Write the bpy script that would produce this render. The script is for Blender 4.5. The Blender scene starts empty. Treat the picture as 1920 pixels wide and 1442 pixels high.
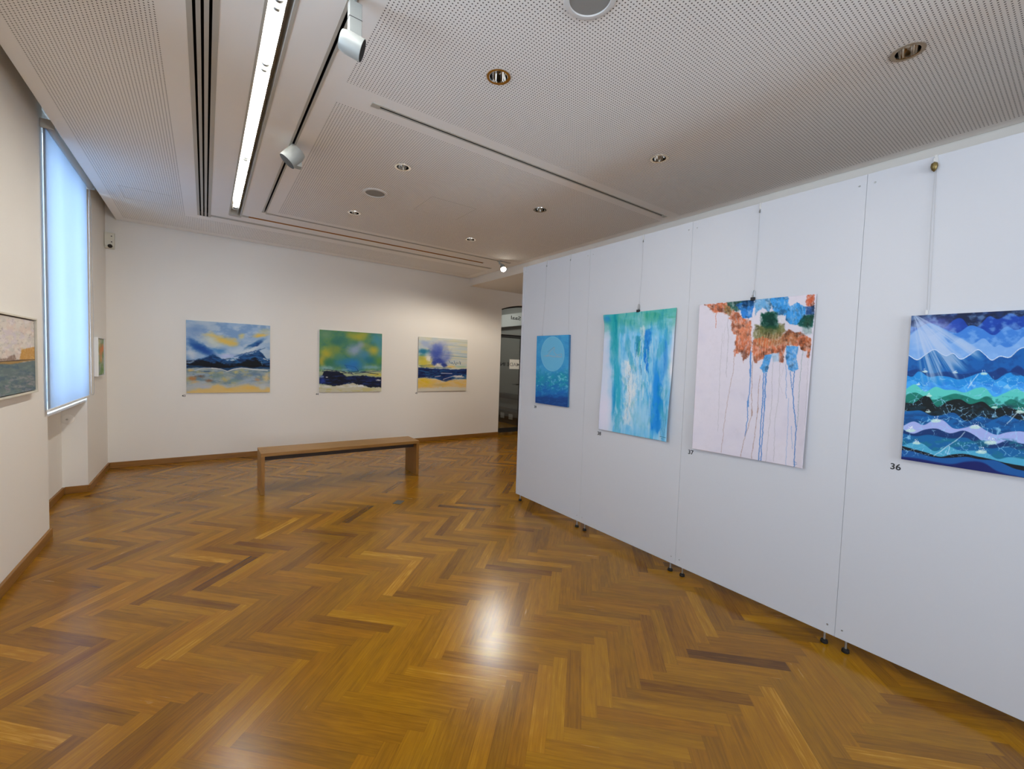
import bpy, bmesh, math, random
import numpy as np
from mathutils import Vector, Matrix

random.seed(7)
SC = bpy.context.scene
COL = SC.collection

# ------------------------------------------------------------------ helpers
def srgb(c):
    c = np.asarray(c, float) / 255.0
    return np.where(c <= 0.04045, c / 12.92, ((c + 0.055) / 1.055) ** 2.4)

def tag(o, label=None, cat=None, group=None, kind=None):
    if label: o['label'] = label
    if cat: o['category'] = cat
    if group: o['group'] = group
    if kind: o['kind'] = kind
    return o

def empty(name, loc):
    o = bpy.data.objects.new(name, None)
    o.empty_display_size = 0.05
    COL.objects.link(o)
    o.location = loc
    return o

def root_loc(p):
    loc = Vector((0, 0, 0))
    while p is not None:
        loc = loc + p.location
        p = p.parent
    return loc

class MB:
    """collects shapes given in room coordinates; build() links them as one mesh object"""
    def __init__(self): self.v = []; self.f = []
    def quad(self, a, b, c, d):
        n = len(self.v); self.v += [tuple(a), tuple(b), tuple(c), tuple(d)]; self.f.append((n, n+1, n+2, n+3)); return self
    def poly(self, pts):
        n = len(self.v); self.v += [tuple(p) for p in pts]; self.f.append(tuple(range(n, n+len(pts)))); return self
    def box(self, x0, x1, y0, y1, z0, z1, M=None):
        n = len(self.v)
        P = [(x0,y0,z0),(x1,y0,z0),(x1,y1,z0),(x0,y1,z0),(x0,y0,z1),(x1,y0,z1),(x1,y1,z1),(x0,y1,z1)]
        if M is not None: P = [tuple(M @ Vector(p)) for p in P]
        self.v += P
        for q in ((0,3,2,1),(4,5,6,7),(0,1,5,4),(1,2,6,5),(2,3,7,6),(3,0,4,7)): self.f.append(tuple(n+i for i in q))
        return self
    def lathe(self, M, prof, seg=32, cap0=False, cap1=False):
        """profile (r, z) revolved about local z of M"""
        n = len(self.v)
        for r, z in prof:
            for k in range(seg):
                a = 2*math.pi*k/seg
                self.v.append(tuple(M @ Vector((r*math.cos(a), r*math.sin(a), z))))
        for i in range(len(prof)-1):
            for k in range(seg):
                k2 = (k+1) % seg
                self.f.append((n+i*seg+k, n+i*seg+k2, n+(i+1)*seg+k2, n+(i+1)*seg+k))
        if cap0: self.f.append(tuple(n+k for k in reversed(range(seg))))
        if cap1: self.f.append(tuple(n+(len(prof)-1)*seg+k for k in range(seg)))
        return self
    def tube(self, pts, r, seg=8):
        pts = [Vector(p) for p in pts]; n = len(self.v)
        for i, p in enumerate(pts):
            t = (pts[min(i+1, len(pts)-1)] - pts[max(i-1, 0)]).normalized()
            u = t.cross(Vector((0.31, 0.87, 0.38))).normalized(); w = t.cross(u)
            for k in range(seg):
                a = 2*math.pi*k/seg
                self.v.append(tuple(p + u*r*math.cos(a) + w*r*math.sin(a)))
        for i in range(len(pts)-1):
            for k in range(seg):
                k2 = (k+1) % seg
                self.f.append((n+i*seg+k, n+i*seg+k2, n+(i+1)*seg+k2, n+(i+1)*seg+k))
        self.f.append(tuple(n+k for k in reversed(range(seg)))); self.f.append(tuple(n+(len(pts)-1)*seg+k for k in range(seg)))
        return self
    def build(self, name, mat, parent=None, smooth=False, bevel=0, fix=True):
        me = bpy.data.meshes.new(name)
        o0 = root_loc(parent)
        me.from_pydata([(x-o0.x, y-o0.y, z-o0.z) for x, y, z in self.v], [], self.f)
        if fix:
            bm = bmesh.new(); bm.from_mesh(me)
            bmesh.ops.recalc_face_normals(bm, faces=bm.faces)
            bm.to_mesh(me); bm.free()
        me.materials.append(mat)
        if smooth:
            me.polygons.foreach_set('use_smooth', [True]*len(me.polygons))
        o = bpy.data.objects.new(name, me); COL.objects.link(o)
        o.parent = parent
        if smooth:
            m = o.modifiers.new('edges', 'EDGE_SPLIT'); m.split_angle = math.radians(40)
        if bevel:
            m = o.modifiers.new('bevel', 'BEVEL'); m.width = bevel; m.segments = 2; m.limit_method = 'ANGLE'
        return o

def struct(name, mb, mat, **k):
    o = mb.build(name, mat, **k); o['kind'] = 'structure'; return o

KIDS = {}
def copy_tree(o, parent=None):
    c = o.copy(); COL.objects.link(c); c.parent = parent
    for ch in [x for x in COL.objects if x.parent == o]:
        copy_tree(ch, c)
    return c

def Tm(loc, axis=(0, 0, 1)):
    return Matrix.Translation(Vector(loc)) @ Vector((0, 0, 1)).rotation_difference(Vector(axis)).to_matrix().to_4x4()

# ------------------------------------------------------------------ materials
def new_mat(name):
    m = bpy.data.materials.new(name); m.use_nodes = True
    nt = m.node_tree; b = nt.nodes['Principled BSDF']
    return m, nt, b

def N(nt, t, **k):
    n = nt.nodes.new(t)
    for a, v in k.items(): setattr(n, a, v)
    return n

def plain(name, rgb, rough=0.5, metal=0.0, noise=0.0, nscale=40, bump=0.0, spec=None):
    """plain coat with a little procedural mottling"""
    m, nt, b = new_mat(name)
    c = tuple(srgb(rgb)) + (1,)
    b.inputs['Base Color'].default_value = c
    b.inputs['Roughness'].default_value = rough; b.inputs['Metallic'].default_value = metal
    if spec is not None: b.inputs['Specular IOR Level'].default_value = spec
    tc = N(nt, 'ShaderNodeTexCoord'); nz = N(nt, 'ShaderNodeTexNoise')
    nz.inputs['Scale'].default_value = nscale; nz.inputs['Detail'].default_value = 4
    nt.links.new(tc.outputs['Object'], nz.inputs['Vector'])
    mx = N(nt, 'ShaderNodeMix', data_type='RGBA')
    mx.inputs[6].default_value = tuple(x*(1-noise) for x in c[:3]) + (1,)
    mx.inputs[7].default_value = tuple(min(1, x*(1+noise)) for x in c[:3]) + (1,)
    nt.links.new(nz.outputs['Fac'], mx.inputs[0]); nt.links.new(mx.outputs[2], b.inputs['Base Color'])
    if bump:
        bp = N(nt, 'ShaderNodeBump'); bp.inputs['Strength'].default_value = bump; bp.inputs['Distance'].default_value = 0.002
        nt.links.new(nz.outputs['Fac'], bp.inputs['Height']); nt.links.new(bp.outputs['Normal'], b.inputs['Normal'])
    return m

def emit(name, rgb, strength):
    m, nt, b = new_mat(name)
    b.inputs['Base Color'].default_value = (0.8, 0.8, 0.8, 1)
    b.inputs['Emission Color'].default_value = tuple(rgb) + (1,)
    b.inputs['Emission Strength'].default_value = strength
    return m

M_wall = plain('white_plaster', (236, 232, 224), 0.9, noise=0.012, nscale=300, bump=0.15)
M_panel = plain('white_panel_laminate', (198, 201, 207), 0.55, noise=0.008, nscale=60)
M_trimwhite = plain('white_lacquer', (228, 228, 226), 0.45, noise=0.01)
M_profile = plain('grey_profile_metal', (186, 182, 172), 0.5, 0.0, noise=0.02)
M_black = plain('matt_black', (6, 6, 6), 0.8, noise=0.1)
M_slot = plain('dark_slot_interior', (14, 12, 11), 0.7, noise=0.1)
M_lamp = plain('silver_grey_lacquer', (166, 171, 169), 0.45, 0.1, noise=0.02)
M_chrome = plain('polished_reflector', (235, 232, 228), 0.06, 1.0, noise=0.01)
M_ring = plain('polished_ring', (240, 236, 228), 0.13, 1.0, noise=0.01)
M_floortint = plain('floor_reflection_brown', (186, 124, 62), 0.4, 0.3, noise=0.03)  # brown stands in for the floor mirrored in the channel
M_reflector = plain('satin_reflector', (232, 230, 224), 0.3, 0.85, noise=0.01)
M_steel = plain('brushed_steel', (170, 172, 172), 0.3, 0.9, noise=0.03)
M_grille = plain('speaker_cloth', (150, 150, 146), 0.8, noise=0.12, nscale=700)
M_rubber = plain('black_rubber', (12, 12, 12), 0.6, noise=0.1)
M_ink = plain('black_vinyl', (22, 22, 26), 0.5, noise=0.05)
M_grey = plain('anthracite_metal', (40, 41, 42), 0.4, 0.3, noise=0.05)
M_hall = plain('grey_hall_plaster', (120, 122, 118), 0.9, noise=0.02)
M_hallband = plain('pale_hall_band', (176, 180, 178), 0.9, noise=0.03)
M_dark = plain('dark_hall_wood', (30, 26, 24), 0.5, noise=0.1)
M_paper = plain('white_paper', (235, 236, 228), 0.9, noise=0.01)
M_wire = plain('hanging_wire', (176, 178, 182), 0.4, 0.2, noise=0.02)
M_clear = plain('milky_plastic', (206, 206, 204), 0.3, noise=0.02)
M_brass = plain('aged_brass', (120, 104, 62), 0.35, 0.7, noise=0.1)
M_frame = plain('pale_frame_wood', (214, 208, 192), 0.6, noise=0.03, nscale=90)
M_edge = plain('canvas_edge', (206, 208, 206), 0.8, noise=0.03, nscale=200)
M_detector = plain('ivory_plastic', (226, 222, 204), 0.4, noise=0.01)
M_lens = plain('smoked_lens', (46, 44, 42), 0.2, noise=0.02)
M_floorplate = plain('grey_floor_plate', (92, 88, 78), 0.4, 0.4, noise=0.05)

def wood_mat(name, light, dark, rough=0.4, axis='X', scale=1.0):
    m, nt, b = new_mat(name)
    tc = N(nt, 'ShaderNodeTexCoord'); mp = N(nt, 'ShaderNodeMapping')
    sc = {'X': (3, 60, 60), 'Y': (60, 3, 60), 'Z': (60, 60, 3)}[axis]
    mp.inputs['Scale'].default_value = tuple(s*scale for s in sc)
    nz = N(nt, 'ShaderNodeTexNoise'); nz.inputs['Scale'].default_value = 1.0; nz.inputs['Detail'].default_value = 6; nz.inputs['Roughness'].default_value = 0.6
    cr = N(nt, 'ShaderNodeValToRGB')
    cr.color_ramp.elements[0].position = 0.3; cr.color_ramp.elements[0].color = tuple(srgb(dark)) + (1,)
    cr.color_ramp.elements[1].position = 0.75; cr.color_ramp.elements[1].color = tuple(srgb(light)) + (1,)
    L = nt.links
    L.new(tc.outputs['Object'], mp.inputs['Vector']); L.new(mp.outputs['Vector'], nz.inputs['Vector'])
    L.new(nz.outputs['Fac'], cr.inputs['Fac']); L.new(cr.outputs['Color'], b.inputs['Base Color'])
    b.inputs['Roughness'].default_value = rough
    return m
M_benchX = wood_mat('oak_bench_top', (168, 124, 58), (130, 88, 34), 0.4, 'X')
M_benchZ = wood_mat('oak_bench_side', (166, 118, 52), (124, 84, 30), 0.4, 'Z')
M_skirtX = wood_mat('oak_skirting_across', (160, 112, 46), (122, 80, 28), 0.4, 'X')
M_skirtY = wood_mat('oak_skirting_along', (160, 112, 46), (122, 80, 28), 0.4, 'Y')

# parquet: plank coordinates come from the UV map, plank tone from a face attribute
def parquet_mat():
    m, nt, b = new_mat('oak_parquet'); L = nt.links
    uv = N(nt, 'ShaderNodeUVMap'); uv.uv_map = 'plank'
    at = N(nt, 'ShaderNodeAttribute'); at.attribute_name = 'tone'
    sep = N(nt, 'ShaderNodeSeparateXYZ'); L.new(at.outputs['Vector'], sep.inputs['Vector'])
    off = N(nt, 'ShaderNodeVectorMath', operation='MULTIPLY_ADD')
    off.inputs[1].default_value = (1, 1, 1)
    sc3 = N(nt, 'ShaderNodeVectorMath', operation='SCALE'); sc3.inputs['Scale'].default_value = 37.0
    L.new(at.outputs['Vector'], sc3.inputs[0]); L.new(uv.outputs['UV'], off.inputs[0]); L.new(sc3.outputs[0], off.inputs[2])
    mp = N(nt, 'ShaderNodeMapping'); mp.inputs['Scale'].default_value = (2.2, 55, 1)
    L.new(off.outputs[0], mp.inputs['Vector'])
    g = N(nt, 'ShaderNodeTexNoise'); g.inputs['Scale'].default_value = 1.6; g.inputs['Detail'].default_value = 7; g.inputs['Roughness'].default_value = 0.62
    g.inputs['Distortion'].default_value = 0.6
    L.new(mp.outputs['Vector'], g.inputs['Vector'])
    mp2 = N(nt, 'ShaderNodeMapping'); mp2.inputs['Scale'].default_value = (9, 240, 1); L.new(off.outputs[0], mp2.inputs['Vector'])
    g2 = N(nt, 'ShaderNodeTexNoise'); g2.inputs['Scale'].default_value = 1.0; g2.inputs['Detail'].default_value = 3
    L.new(mp2.outputs['Vector'], g2.inputs['Vector'])
    mp3 = N(nt, 'ShaderNodeMapping'); mp3.inputs['Scale'].default_value = (4.5, 16, 1); L.new(off.outputs[0], mp3.inputs['Vector'])
    g3 = N(nt, 'ShaderNodeTexNoise'); g3.inputs['Scale'].default_value = 1.0; g3.inputs['Detail'].default_value = 2; g3.inputs['Distortion'].default_value = 1.5
    L.new(mp3.outputs['Vector'], g3.inputs['Vector'])
    cr = N(nt, 'ShaderNodeValToRGB'); e = cr.color_ramp.elements
    e[0].position = 0.0; e[0].color = tuple(srgb((84, 54, 22))) + (1,)
    e[1].position = 1.0; e[1].color = tuple(srgb((184, 140, 74))) + (1,)
    for p, c in ((0.30, (118, 80, 33)), (0.62, (142, 101, 44)), (0.84, (158, 115, 54))):
        el = e.new(p); el.color = tuple(srgb(c)) + (1,)
    # fac = tone + grain
    def math_(op, a, bb):
        n = N(nt, 'ShaderNodeMath', operation=op)
        for i, x in enumerate((a, bb)):
            if isinstance(x, (int, float)): n.inputs[i].default_value = x
            else: L.new(x, n.inputs[i])
        return n.outputs[0]
    gr = math_('MULTIPLY', math_('SUBTRACT', g.outputs['Fac'], 0.5), 0.75)
    gr2 = math_('MULTIPLY', math_('SUBTRACT', g2.outputs['Fac'], 0.5), 0.40)
    gr3 = math_('MULTIPLY', math_('SUBTRACT', g3.outputs['Fac'], 0.5), 0.34)
    fac = math_('ADD', math_('ADD', math_('ADD', sep.outputs['X'], gr), gr2), gr3)
    L.new(fac, cr.inputs['Fac'])
    # joint line: distance from the plank edge
    su = N(nt, 'ShaderNodeSeparateXYZ'); L.new(uv.outputs['UV'], su.inputs['Vector'])
    W, LN = 0.0675, 0.4725
    dv = math_('SUBTRACT', W/2, math_('ABSOLUTE', math_('SUBTRACT', su.outputs['Y'], W/2), 0))
    du = math_('SUBTRACT', LN/2, math_('ABSOLUTE', math_('SUBTRACT', su.outputs['X'], LN/2), 0))
    dmin = math_('MINIMUM', du, dv)
    j = math_('LESS_THAN', dmin, 0.0005)
    mx = N(nt, 'ShaderNodeMix', data_type='RGBA'); mx.blend_type = 'MULTIPLY'
    mx.inputs[7].default_value = (0.74, 0.68, 0.62, 1)
    L.new(j, mx.inputs[0]); L.new(cr.outputs['Color'], mx.inputs[6])
    hs = N(nt, 'ShaderNodeHueSaturation'); L.new(mx.outputs[2], hs.inputs['Color'])
    hv = math_('ADD', 0.4975, math_('MULTIPLY', sep.outputs['Y'], 0.006)); L.new(hv, hs.inputs['Hue'])
    hs.inputs['Saturation'].default_value = 1.12; hs.inputs['Value'].default_value = 1.06
    L.new(hs.outputs['Color'], b.inputs['Base Color'])
    tc = N(nt, 'ShaderNodeTexCoord'); rn = N(nt, 'ShaderNodeTexNoise'); rn.inputs['Scale'].default_value = 3.0; rn.inputs['Detail'].default_value = 5
    L.new(tc.outputs['Object'], rn.inputs['Vector'])
    ro = math_('ADD', 0.13, math_('ADD', math_('MULTIPLY', rn.outputs['Fac'], 0.12), math_('MULTIPLY', g.outputs['Fac'], 0.10)))
    L.new(ro, b.inputs['Roughness'])
    b.inputs['Specular IOR Level'].default_value = 0.42
    bp = N(nt, 'ShaderNodeBump'); bp.inputs['Strength'].default_value = 0.04; bp.inputs['Distance'].default_value = 0.001
    L.new(math_('SUBTRACT', g.outputs['Fac'], math_('MULTIPLY', j, 0.6)), bp.inputs['Height'])
    L.new(bp.outputs['Normal'], b.inputs['Normal'])
    return m
M_floor = parquet_mat()

PITCH = 0.01738
def ceiling_mat():
    m, nt, b = new_mat('perforated_plasterboard'); L = nt.links
    tc = N(nt, 'ShaderNodeTexCoord'); sp = N(nt, 'ShaderNodeSeparateXYZ'); L.new(tc.outputs['Object'], sp.inputs['Vector'])
    def math_(op, a, bb=0):
        n = N(nt, 'ShaderNodeMath', operation=op)
        for i, x in enumerate((a, bb)):
            if isinstance(x, (int, float)): n.inputs[i].default_value = x
            else: L.new(x, n.inputs[i])
        return n.outputs[0]
    X, Y = sp.outputs['X'], sp.outputs['Y']
    fx = math_('SUBTRACT', math_('FRACT', math_('ADD', math_('DIVIDE', math_('SUBTRACT', X, 0.6615), PITCH), 100.5)), 0.5)
    fy = math_('SUBTRACT', math_('FRACT', math_('ADD', math_('DIVIDE', math_('SUBTRACT', Y, 1.928), PITCH), 400.5)), 0.5)
    d2 = math_('ADD', math_('MULTIPLY', fx, fx), math_('MULTIPLY', fy, fy))
    hole = math_('LESS_THAN', d2, 0.205**2)
    def zone(x0, x1, y0, y1):
        a = math_('MULTIPLY', math_('GREATER_THAN', X, x0), math_('LESS_THAN', X, x1))
        c = math_('MULTIPLY', math_('GREATER_THAN', Y, y0), math_('LESS_THAN', Y, y1))
        return math_('MULTIPLY', a, c)
    z = zone(0.653, 3.955, -9, 2.624)
    for q in ((0.653, 3.955, 2.86, 5.42), (-0.785, -0.182, -9, 6.30), (-0.785, 3.9, 6.28, 6.90)):
        z = math_('MAXIMUM', z, zone(*q))
    h = math_('MULTIPLY', hole, z)
    nz = N(nt, 'ShaderNodeTexNoise'); nz.inputs['Scale'].default_value = 1.3; nz.inputs['Detail'].default_value = 3
    L.new(tc.outputs['Object'], nz.inputs['Vector'])
    wm = N(nt, 'ShaderNodeMix', data_type='RGBA')
    wm.inputs[6].default_value = tuple(srgb((245, 243, 239))) + (1,); wm.inputs[7].default_value = tuple(srgb((250, 248, 244))) + (1,)
    L.new(nz.outputs['Fac'], wm.inputs[0])
    mx = N(nt, 'ShaderNodeMix', data_type='RGBA'); mx.inputs[7].default_value = tuple(srgb((96, 91, 86))) + (1,)
    L.new(h, mx.inputs[0]); L.new(wm.outputs[2], mx.inputs[6]); L.new(mx.outputs[2], b.inputs['Base Color'])
    b.inputs['Roughness'].default_value = 0.85
    return m
M_ceil = ceiling_mat()

def thin_glass(name, tint=(1, 1, 1), gloss=0.08, rough=0.0):
    m = bpy.data.materials.new(name); m.use_nodes = True; nt = m.node_tree; nt.nodes.clear(); L = nt.links
    out = N(nt, 'ShaderNodeOutputMaterial'); t = N(nt, 'ShaderNodeBsdfTransparent'); g = N(nt, 'ShaderNodeBsdfGlossy')
    t.inputs['Color'].default_value = tuple(tint) + (1,); g.inputs['Roughness'].default_value = rough
    fr = N(nt, 'ShaderNodeFresnel'); fr.inputs['IOR'].default_value = 1.45
    ml = N(nt, 'ShaderNodeMath', operation='MULTIPLY'); ml.inputs[1].default_value = gloss/0.04
    ml.use_clamp = True
    mx = N(nt, 'ShaderNodeMixShader'); L.new(fr.outputs[0], ml.inputs[0]); L.new(ml.outputs[0], mx.inputs[0])
    L.new(t.outputs[0], mx.inputs[1]); L.new(g.outputs[0], mx.inputs[2]); L.new(mx.outputs[0], out.inputs['Surface'])
    return m
M_glass = thin_glass('window_glass', (0.97, 0.98, 1.0), 0.05)
M_doorglass = thin_glass('smoked_door_glass', (0.80, 0.82, 0.80), 0.06, 0.01)

def blind_mat():
    m = bpy.data.materials.new('translucent_blind_fabric'); m.use_nodes = True; nt = m.node_tree; nt.nodes.clear(); L = nt.links
    out = N(nt, 'ShaderNodeOutputMaterial'); t = N(nt, 'ShaderNodeBsdfTranslucent'); d = N(nt, 'ShaderNodeBsdfDiffuse')
    tc = N(nt, 'ShaderNodeTexCoord'); nz = N(nt, 'ShaderNodeTexNoise'); nz.inputs['Scale'].default_value = 500; L.new(tc.outputs['Object'], nz.inputs['Vector'])
    cr = N(nt, 'ShaderNodeMix', data_type='RGBA'); cr.inputs[6].default_value = (0.66, 0.77, 0.90, 1); cr.inputs[7].default_value = (0.72, 0.83, 0.95, 1)
    L.new(nz.outputs['Fac'], cr.inputs[0]); L.new(cr.outputs[2], d.inputs['Color'])
    dk = N(nt, 'ShaderNodeMix', data_type='RGBA'); dk.blend_type = 'MULTIPLY'; dk.inputs[0].default_value = 1.0; dk.inputs[7].default_value = (0.135, 0.165, 0.20, 1)
    L.new(cr.outputs[2], dk.inputs[6]); L.new(dk.outputs[2], t.inputs['Color'])
    mx = N(nt, 'ShaderNodeMixShader'); mx.inputs[0].default_value = 0.4
    L.new(t.outputs[0], mx.inputs[1]); L.new(d.outputs[0], mx.inputs[2]); L.new(mx.outputs[0], out.inputs['Surface'])
    return m
M_blind = blind_mat()

# ------------------------------------------------------------------ room dimensions (m)
XL, YB, ZC = -0.97, 7.08, 3.03          # left wall, back wall, ceiling height
CXL, CXR, CYB = -0.868, 4.046, 7.062    # edges of the hung ceiling
XBEAM, ZSOF = 4.060, 2.895              # downstand and lower ceiling beyond it
XR, YF, ZTOP = 6.45, -3.2, 3.25         # right wall, wall behind, structural soffit
XP, PZ0, PZ1 = 2.70, 0.068, 2.462       # face and height range of the display panels

# ------------------------------------------------------------------ floor (herringbone, one board per face)
def make_floor():
    W, n = 0.0675, 7
    LN = W*n
    e1 = np.array((1, -1))/math.sqrt(2); e2 = np.array((1, 1))/math.sqrt(2)
    o1, o2 = 0.1945, 1.866 - W
    x0, x1, y0, y1 = -1.35, 6.65, YF-0.2, 10.2
    V, F, UV, T = [], [], [], []
    rnd = random.Random(11)
    K = 190
    for a in range(-K, K):
        for j in range(-16, 17):
            for kind in (0, 1):
                if kind == 0:    # along e1
                    gx, gy, dx, dy = a + 2*n*j, a, n, 1
                else:            # along e2
                    gx, gy, dx, dy = a, a - 2*n - 2*n*j + 1, 1, n
                c = (o1 + W*(gx+dx/2))*e1 + (o2 + W*(gy+dy/2))*e2
                if not (x0-0.3 < c[0] < x1+0.3 and y0-0.3 < c[1] < y1+0.3): continue
                k = len(V)
                for (px, py) in ((0, 0), (dx, 0), (dx, dy), (0, dy)):
                    p = (o1 + W*(gx+px))*e1 + (o2 + W*(gy+py))*e2
                    V.append((p[0], p[1], 0.0))
                F.append((k, k+1, k+2, k+3))
                q = [(0, 0), (LN, 0), (LN, W), (0, W)] if kind == 0 else [(0, 0), (0, W), (LN, W), (LN, 0)]
                UV += q
                t = min(0.98, max(0.03, rnd.gauss(0.56, 0.125)))
                if rnd.random() < 0.10: t = max(0.04, t - rnd.uniform(0.12, 0.3))
                T.append((t, rnd.random(), rnd.random()))
    me = bpy.data.meshes.new('floor'); me.from_pydata(V, [], F)
    uv = me.uv_layers.new(name='plank'); uv.data.foreach_set('uv', np.array(UV, np.float32).ravel())
    at = me.attributes.new('tone', 'FLOAT_VECTOR', 'FACE'); at.data.foreach_set('vector', np.array(T, np.float32).ravel())
    me.materials.append(M_floor)
    o = bpy.data.objects.new('floor', me); COL.objects.link(o); o['kind'] = 'structure'
make_floor()

# ------------------------------------------------------------------ walls
WY0, WY1 = 4.655, 5.995                  # window niche
mb = MB()
def wall_left_part(y0, y1):
    mb.box(XL-0.45, XL, y0, y1, 0, ZTOP)
OTHER = ((0.75, 2.25), (-2.4, -0.9))     # two more windows of the same wall, behind the camera's view
wall_left_part(WY1, YB+0.25); wall_left_part(OTHER[0][1], WY0); wall_left_part(OTHER[1][1], OTHER[0][0]); wall_left_part(YF, OTHER[1][0])
for y0, y1 in ((WY0, WY1),) + OTHER:
    mb.box(XL-0.45, XL-0.185, y0, y1, 0, 0.925)          # parapet behind the niche
    mb.box(XL-0.45, XL-0.03, y0, y1, 3.08, ZTOP)
struct('wall_left', mb, M_wall)

def window(name, y0, y1):
    f = MB(); x0, x1 = XL-0.33, XL-0.27
    f.box(x0, x1, y0, y0+0.06, 0.945, 3.08).box(x0, x1, y1-0.06, y1, 0.945, 3.08)
    f.box(x0, x1, y0+0.06, y1-0.06, 0.945, 1.02).box(x0, x1, y0+0.06, y1-0.06, 3.02, 3.08)
    ym = (y0+y1)/2
    f.box(x0, x1, ym-0.03, ym+0.03, 1.02, 3.02)
    o = struct(name, f, M_trimwhite)
    for a, b_ in ((y0+0.06, ym-0.03), (ym+0.03, y1-0.06)):
        MB().box(XL-0.305, XL-0.298, a, b_, 1.02, 3.02).build('pane', M_glass, o)
    MB().box(XL-0.27, XL-0.012, y0, y1, 0.925, 0.945).build('window_sill', M_trimwhite, o)
window('window_1', WY0, WY1); window('window_2', *OTHER[0]); window('window_3', *OTHER[1])

# back wall with the arched opening
AX0, AX1, AC, AK, AZ = 4.805, 6.295, 5.55, 0.2335, 2.675
mb = MB(); T = 0.25
mb.box(XL, AX0, YB, YB+T, 0, ZTOP).box(AX1, XR+0.2, YB, YB+T, 0, ZTOP)
na = 24
arc = [(AX0+(AX1-AX0)*i/na, AZ-AK*(AX0+(AX1-AX0)*i/na-AC)**2) for i in range(na+1)]
for (xa, za), (xb, zb) in zip(arc, arc[1:]):
    for y in (YB, YB+T):
        mb.quad((xa, y, za), (xb, y, zb), (xb, y, ZTOP), (xa, y, ZTOP))
    mb.quad((xa, YB, za), (xb, YB, zb), (xb, YB+T, zb), (xa, YB+T, za))
struct('wall_back', mb, M_wall, fix=False)
struct('wall_right', MB().box(XR, XR+0.2, YF, YB, 0, ZTOP), M_wall)
FX0, FX1, FZ0, FZ1 = -0.3, 2.4, 0.9, 2.75       # window added in the wall behind the camera to brighten the back wall
struct('wall_front', MB().box(XL-0.45, FX0, YF-0.2, YF, 0, ZTOP).box(FX1, XR+0.2, YF-0.2, YF, 0, ZTOP).box(FX0, FX1, YF-0.2, YF, 0, FZ0).box(FX0, FX1, YF-0.2, YF, FZ1, ZTOP), M_wall)
wf = struct('added_window', MB().box(FX0, FX0+0.06, YF-0.14, YF-0.08, FZ0, FZ1).box(FX1-0.06, FX1, YF-0.14, YF-0.08, FZ0, FZ1).box(FX0+0.06, FX1-0.06, YF-0.14, YF-0.08, FZ0, FZ0+0.06).box(FX0+0.06, FX1-0.06, YF-0.14, YF-0.08, FZ1-0.06, FZ1), M_trimwhite)
MB().box(FX0+0.06, FX1-0.06, YF-0.115, YF-0.108, FZ0+0.06, FZ1-0.06).build('pane', M_glass, wf)

# baseboards
bh, bt = 0.072, 0.018
mb = MB()
mb.box(XL, XL+bt, OTHER[0][1], WY0, 0, bh)
mb.box(XL, XL+bt, WY1-bt, YB, 0, bh)
mb.box(XL-0.185, XL-0.185+bt, WY0, WY1-bt, 0, bh)
struct('baseboard_left', mb, M_skirtY, bevel=0.003)
mb = MB().box(XL-0.185+bt, XL, WY1-bt, WY1, 0, bh).box(XL+bt, AX0, YB-bt, YB, 0, bh)
struct('baseboard_back', mb, M_skirtX, bevel=0.003)
struct('baseboard_right', MB().box(XR-bt, XR, YF, YB, 0, bh), M_skirtY)

# ------------------------------------------------------------------ ceiling: hung plasterboard with its slots and round cut-outs
DL = [(1.313, 2.04), (2.767, 2.04), (2.767, 0.643), (1.313, 3.444), (2.767, 3.444), (1.313, 4.84), (2.767, 4.84)]
SPK = [(1.312, 4.14), (1.340, 1.378)]
holes = [(-0.070, 0.055, YF, 6.145), (0.228, 0.326, YF, 5.870), (0.510, 0.552, YF, 5.510),
         (0.055, 3.872, 6.035, 6.100), (0.402, 3.575, 5.795, 5.845), (0.552, 3.880, 5.510, 5.550), (0.840, 3.872, 2.722, 2.762)]
HR = 0.078
sq = [(x-HR, x+HR, y-HR, y+HR) for x, y in DL]
xs = sorted({CXL, CXR} | {h[i] for h in holes+sq for i in (0, 1)})
ys = sorted({YF, CYB} | {h[i] for h in holes+sq for i in (2, 3)})
mb = MB()
def inside(x, y, R): return any(a < x < b and c < y < d for a, b, c, d in R)
for xa, xb in zip(xs, xs[1:]):
    for ya, yb in zip(ys, ys[1:]):
        cx, cy = (xa+xb)/2, (ya+yb)/2
        if inside(cx, cy, holes) or inside(cx, cy, sq): continue
        mb.quad((xa, ya, ZC), (xa, yb, ZC), (xb, yb, ZC), (xb, ya, ZC))
TH = 0.045
for a, b_, c, d in holes:
    for p, q in (((a, c), (b_, c)), ((b_, c), (b_, d)), ((b_, d), (a, d)), ((a, d), (a, c))):
        mb.quad((*p, ZC), (*q, ZC), (*q, ZC+TH), (*p, ZC+TH))
for p, q in (((CXL, YF), (CXL, CYB)), ((CXL, CYB), (CXR, CYB)), ((CXR, CYB), (CXR, YF))):
    mb.quad((*p, ZC), (*q, ZC), (*q, ZC+0.12), (*p, ZC+0.12))
SEG = 48
for (x, y) in DL:
    for k in range(SEG):
        pts = []
        for kk in (k, k+1):
            a = 2*math.pi*kk/SEG; c, s = math.cos(a), math.sin(a)
            m_ = max(abs(c), abs(s))
            pts.append(((x+HR*c/m_, y+HR*s/m_, ZC), (x+0.052*c, y+0.052*s, ZC)))
        mb.quad(pts[0][0], pts[1][0], pts[1][1], pts[0][1])
struct('ceiling', mb, M_ceil, fix=False)
struct('ceiling_slab', MB().box(XL-0.45, XR+0.2, YF-0.2, YB+0.25, ZTOP, ZTOP+0.1), M_wall)
struct('ceiling_beam', MB().box(XBEAM, XR, YF, YB, ZSOF, ZTOP), M_wall)

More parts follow.
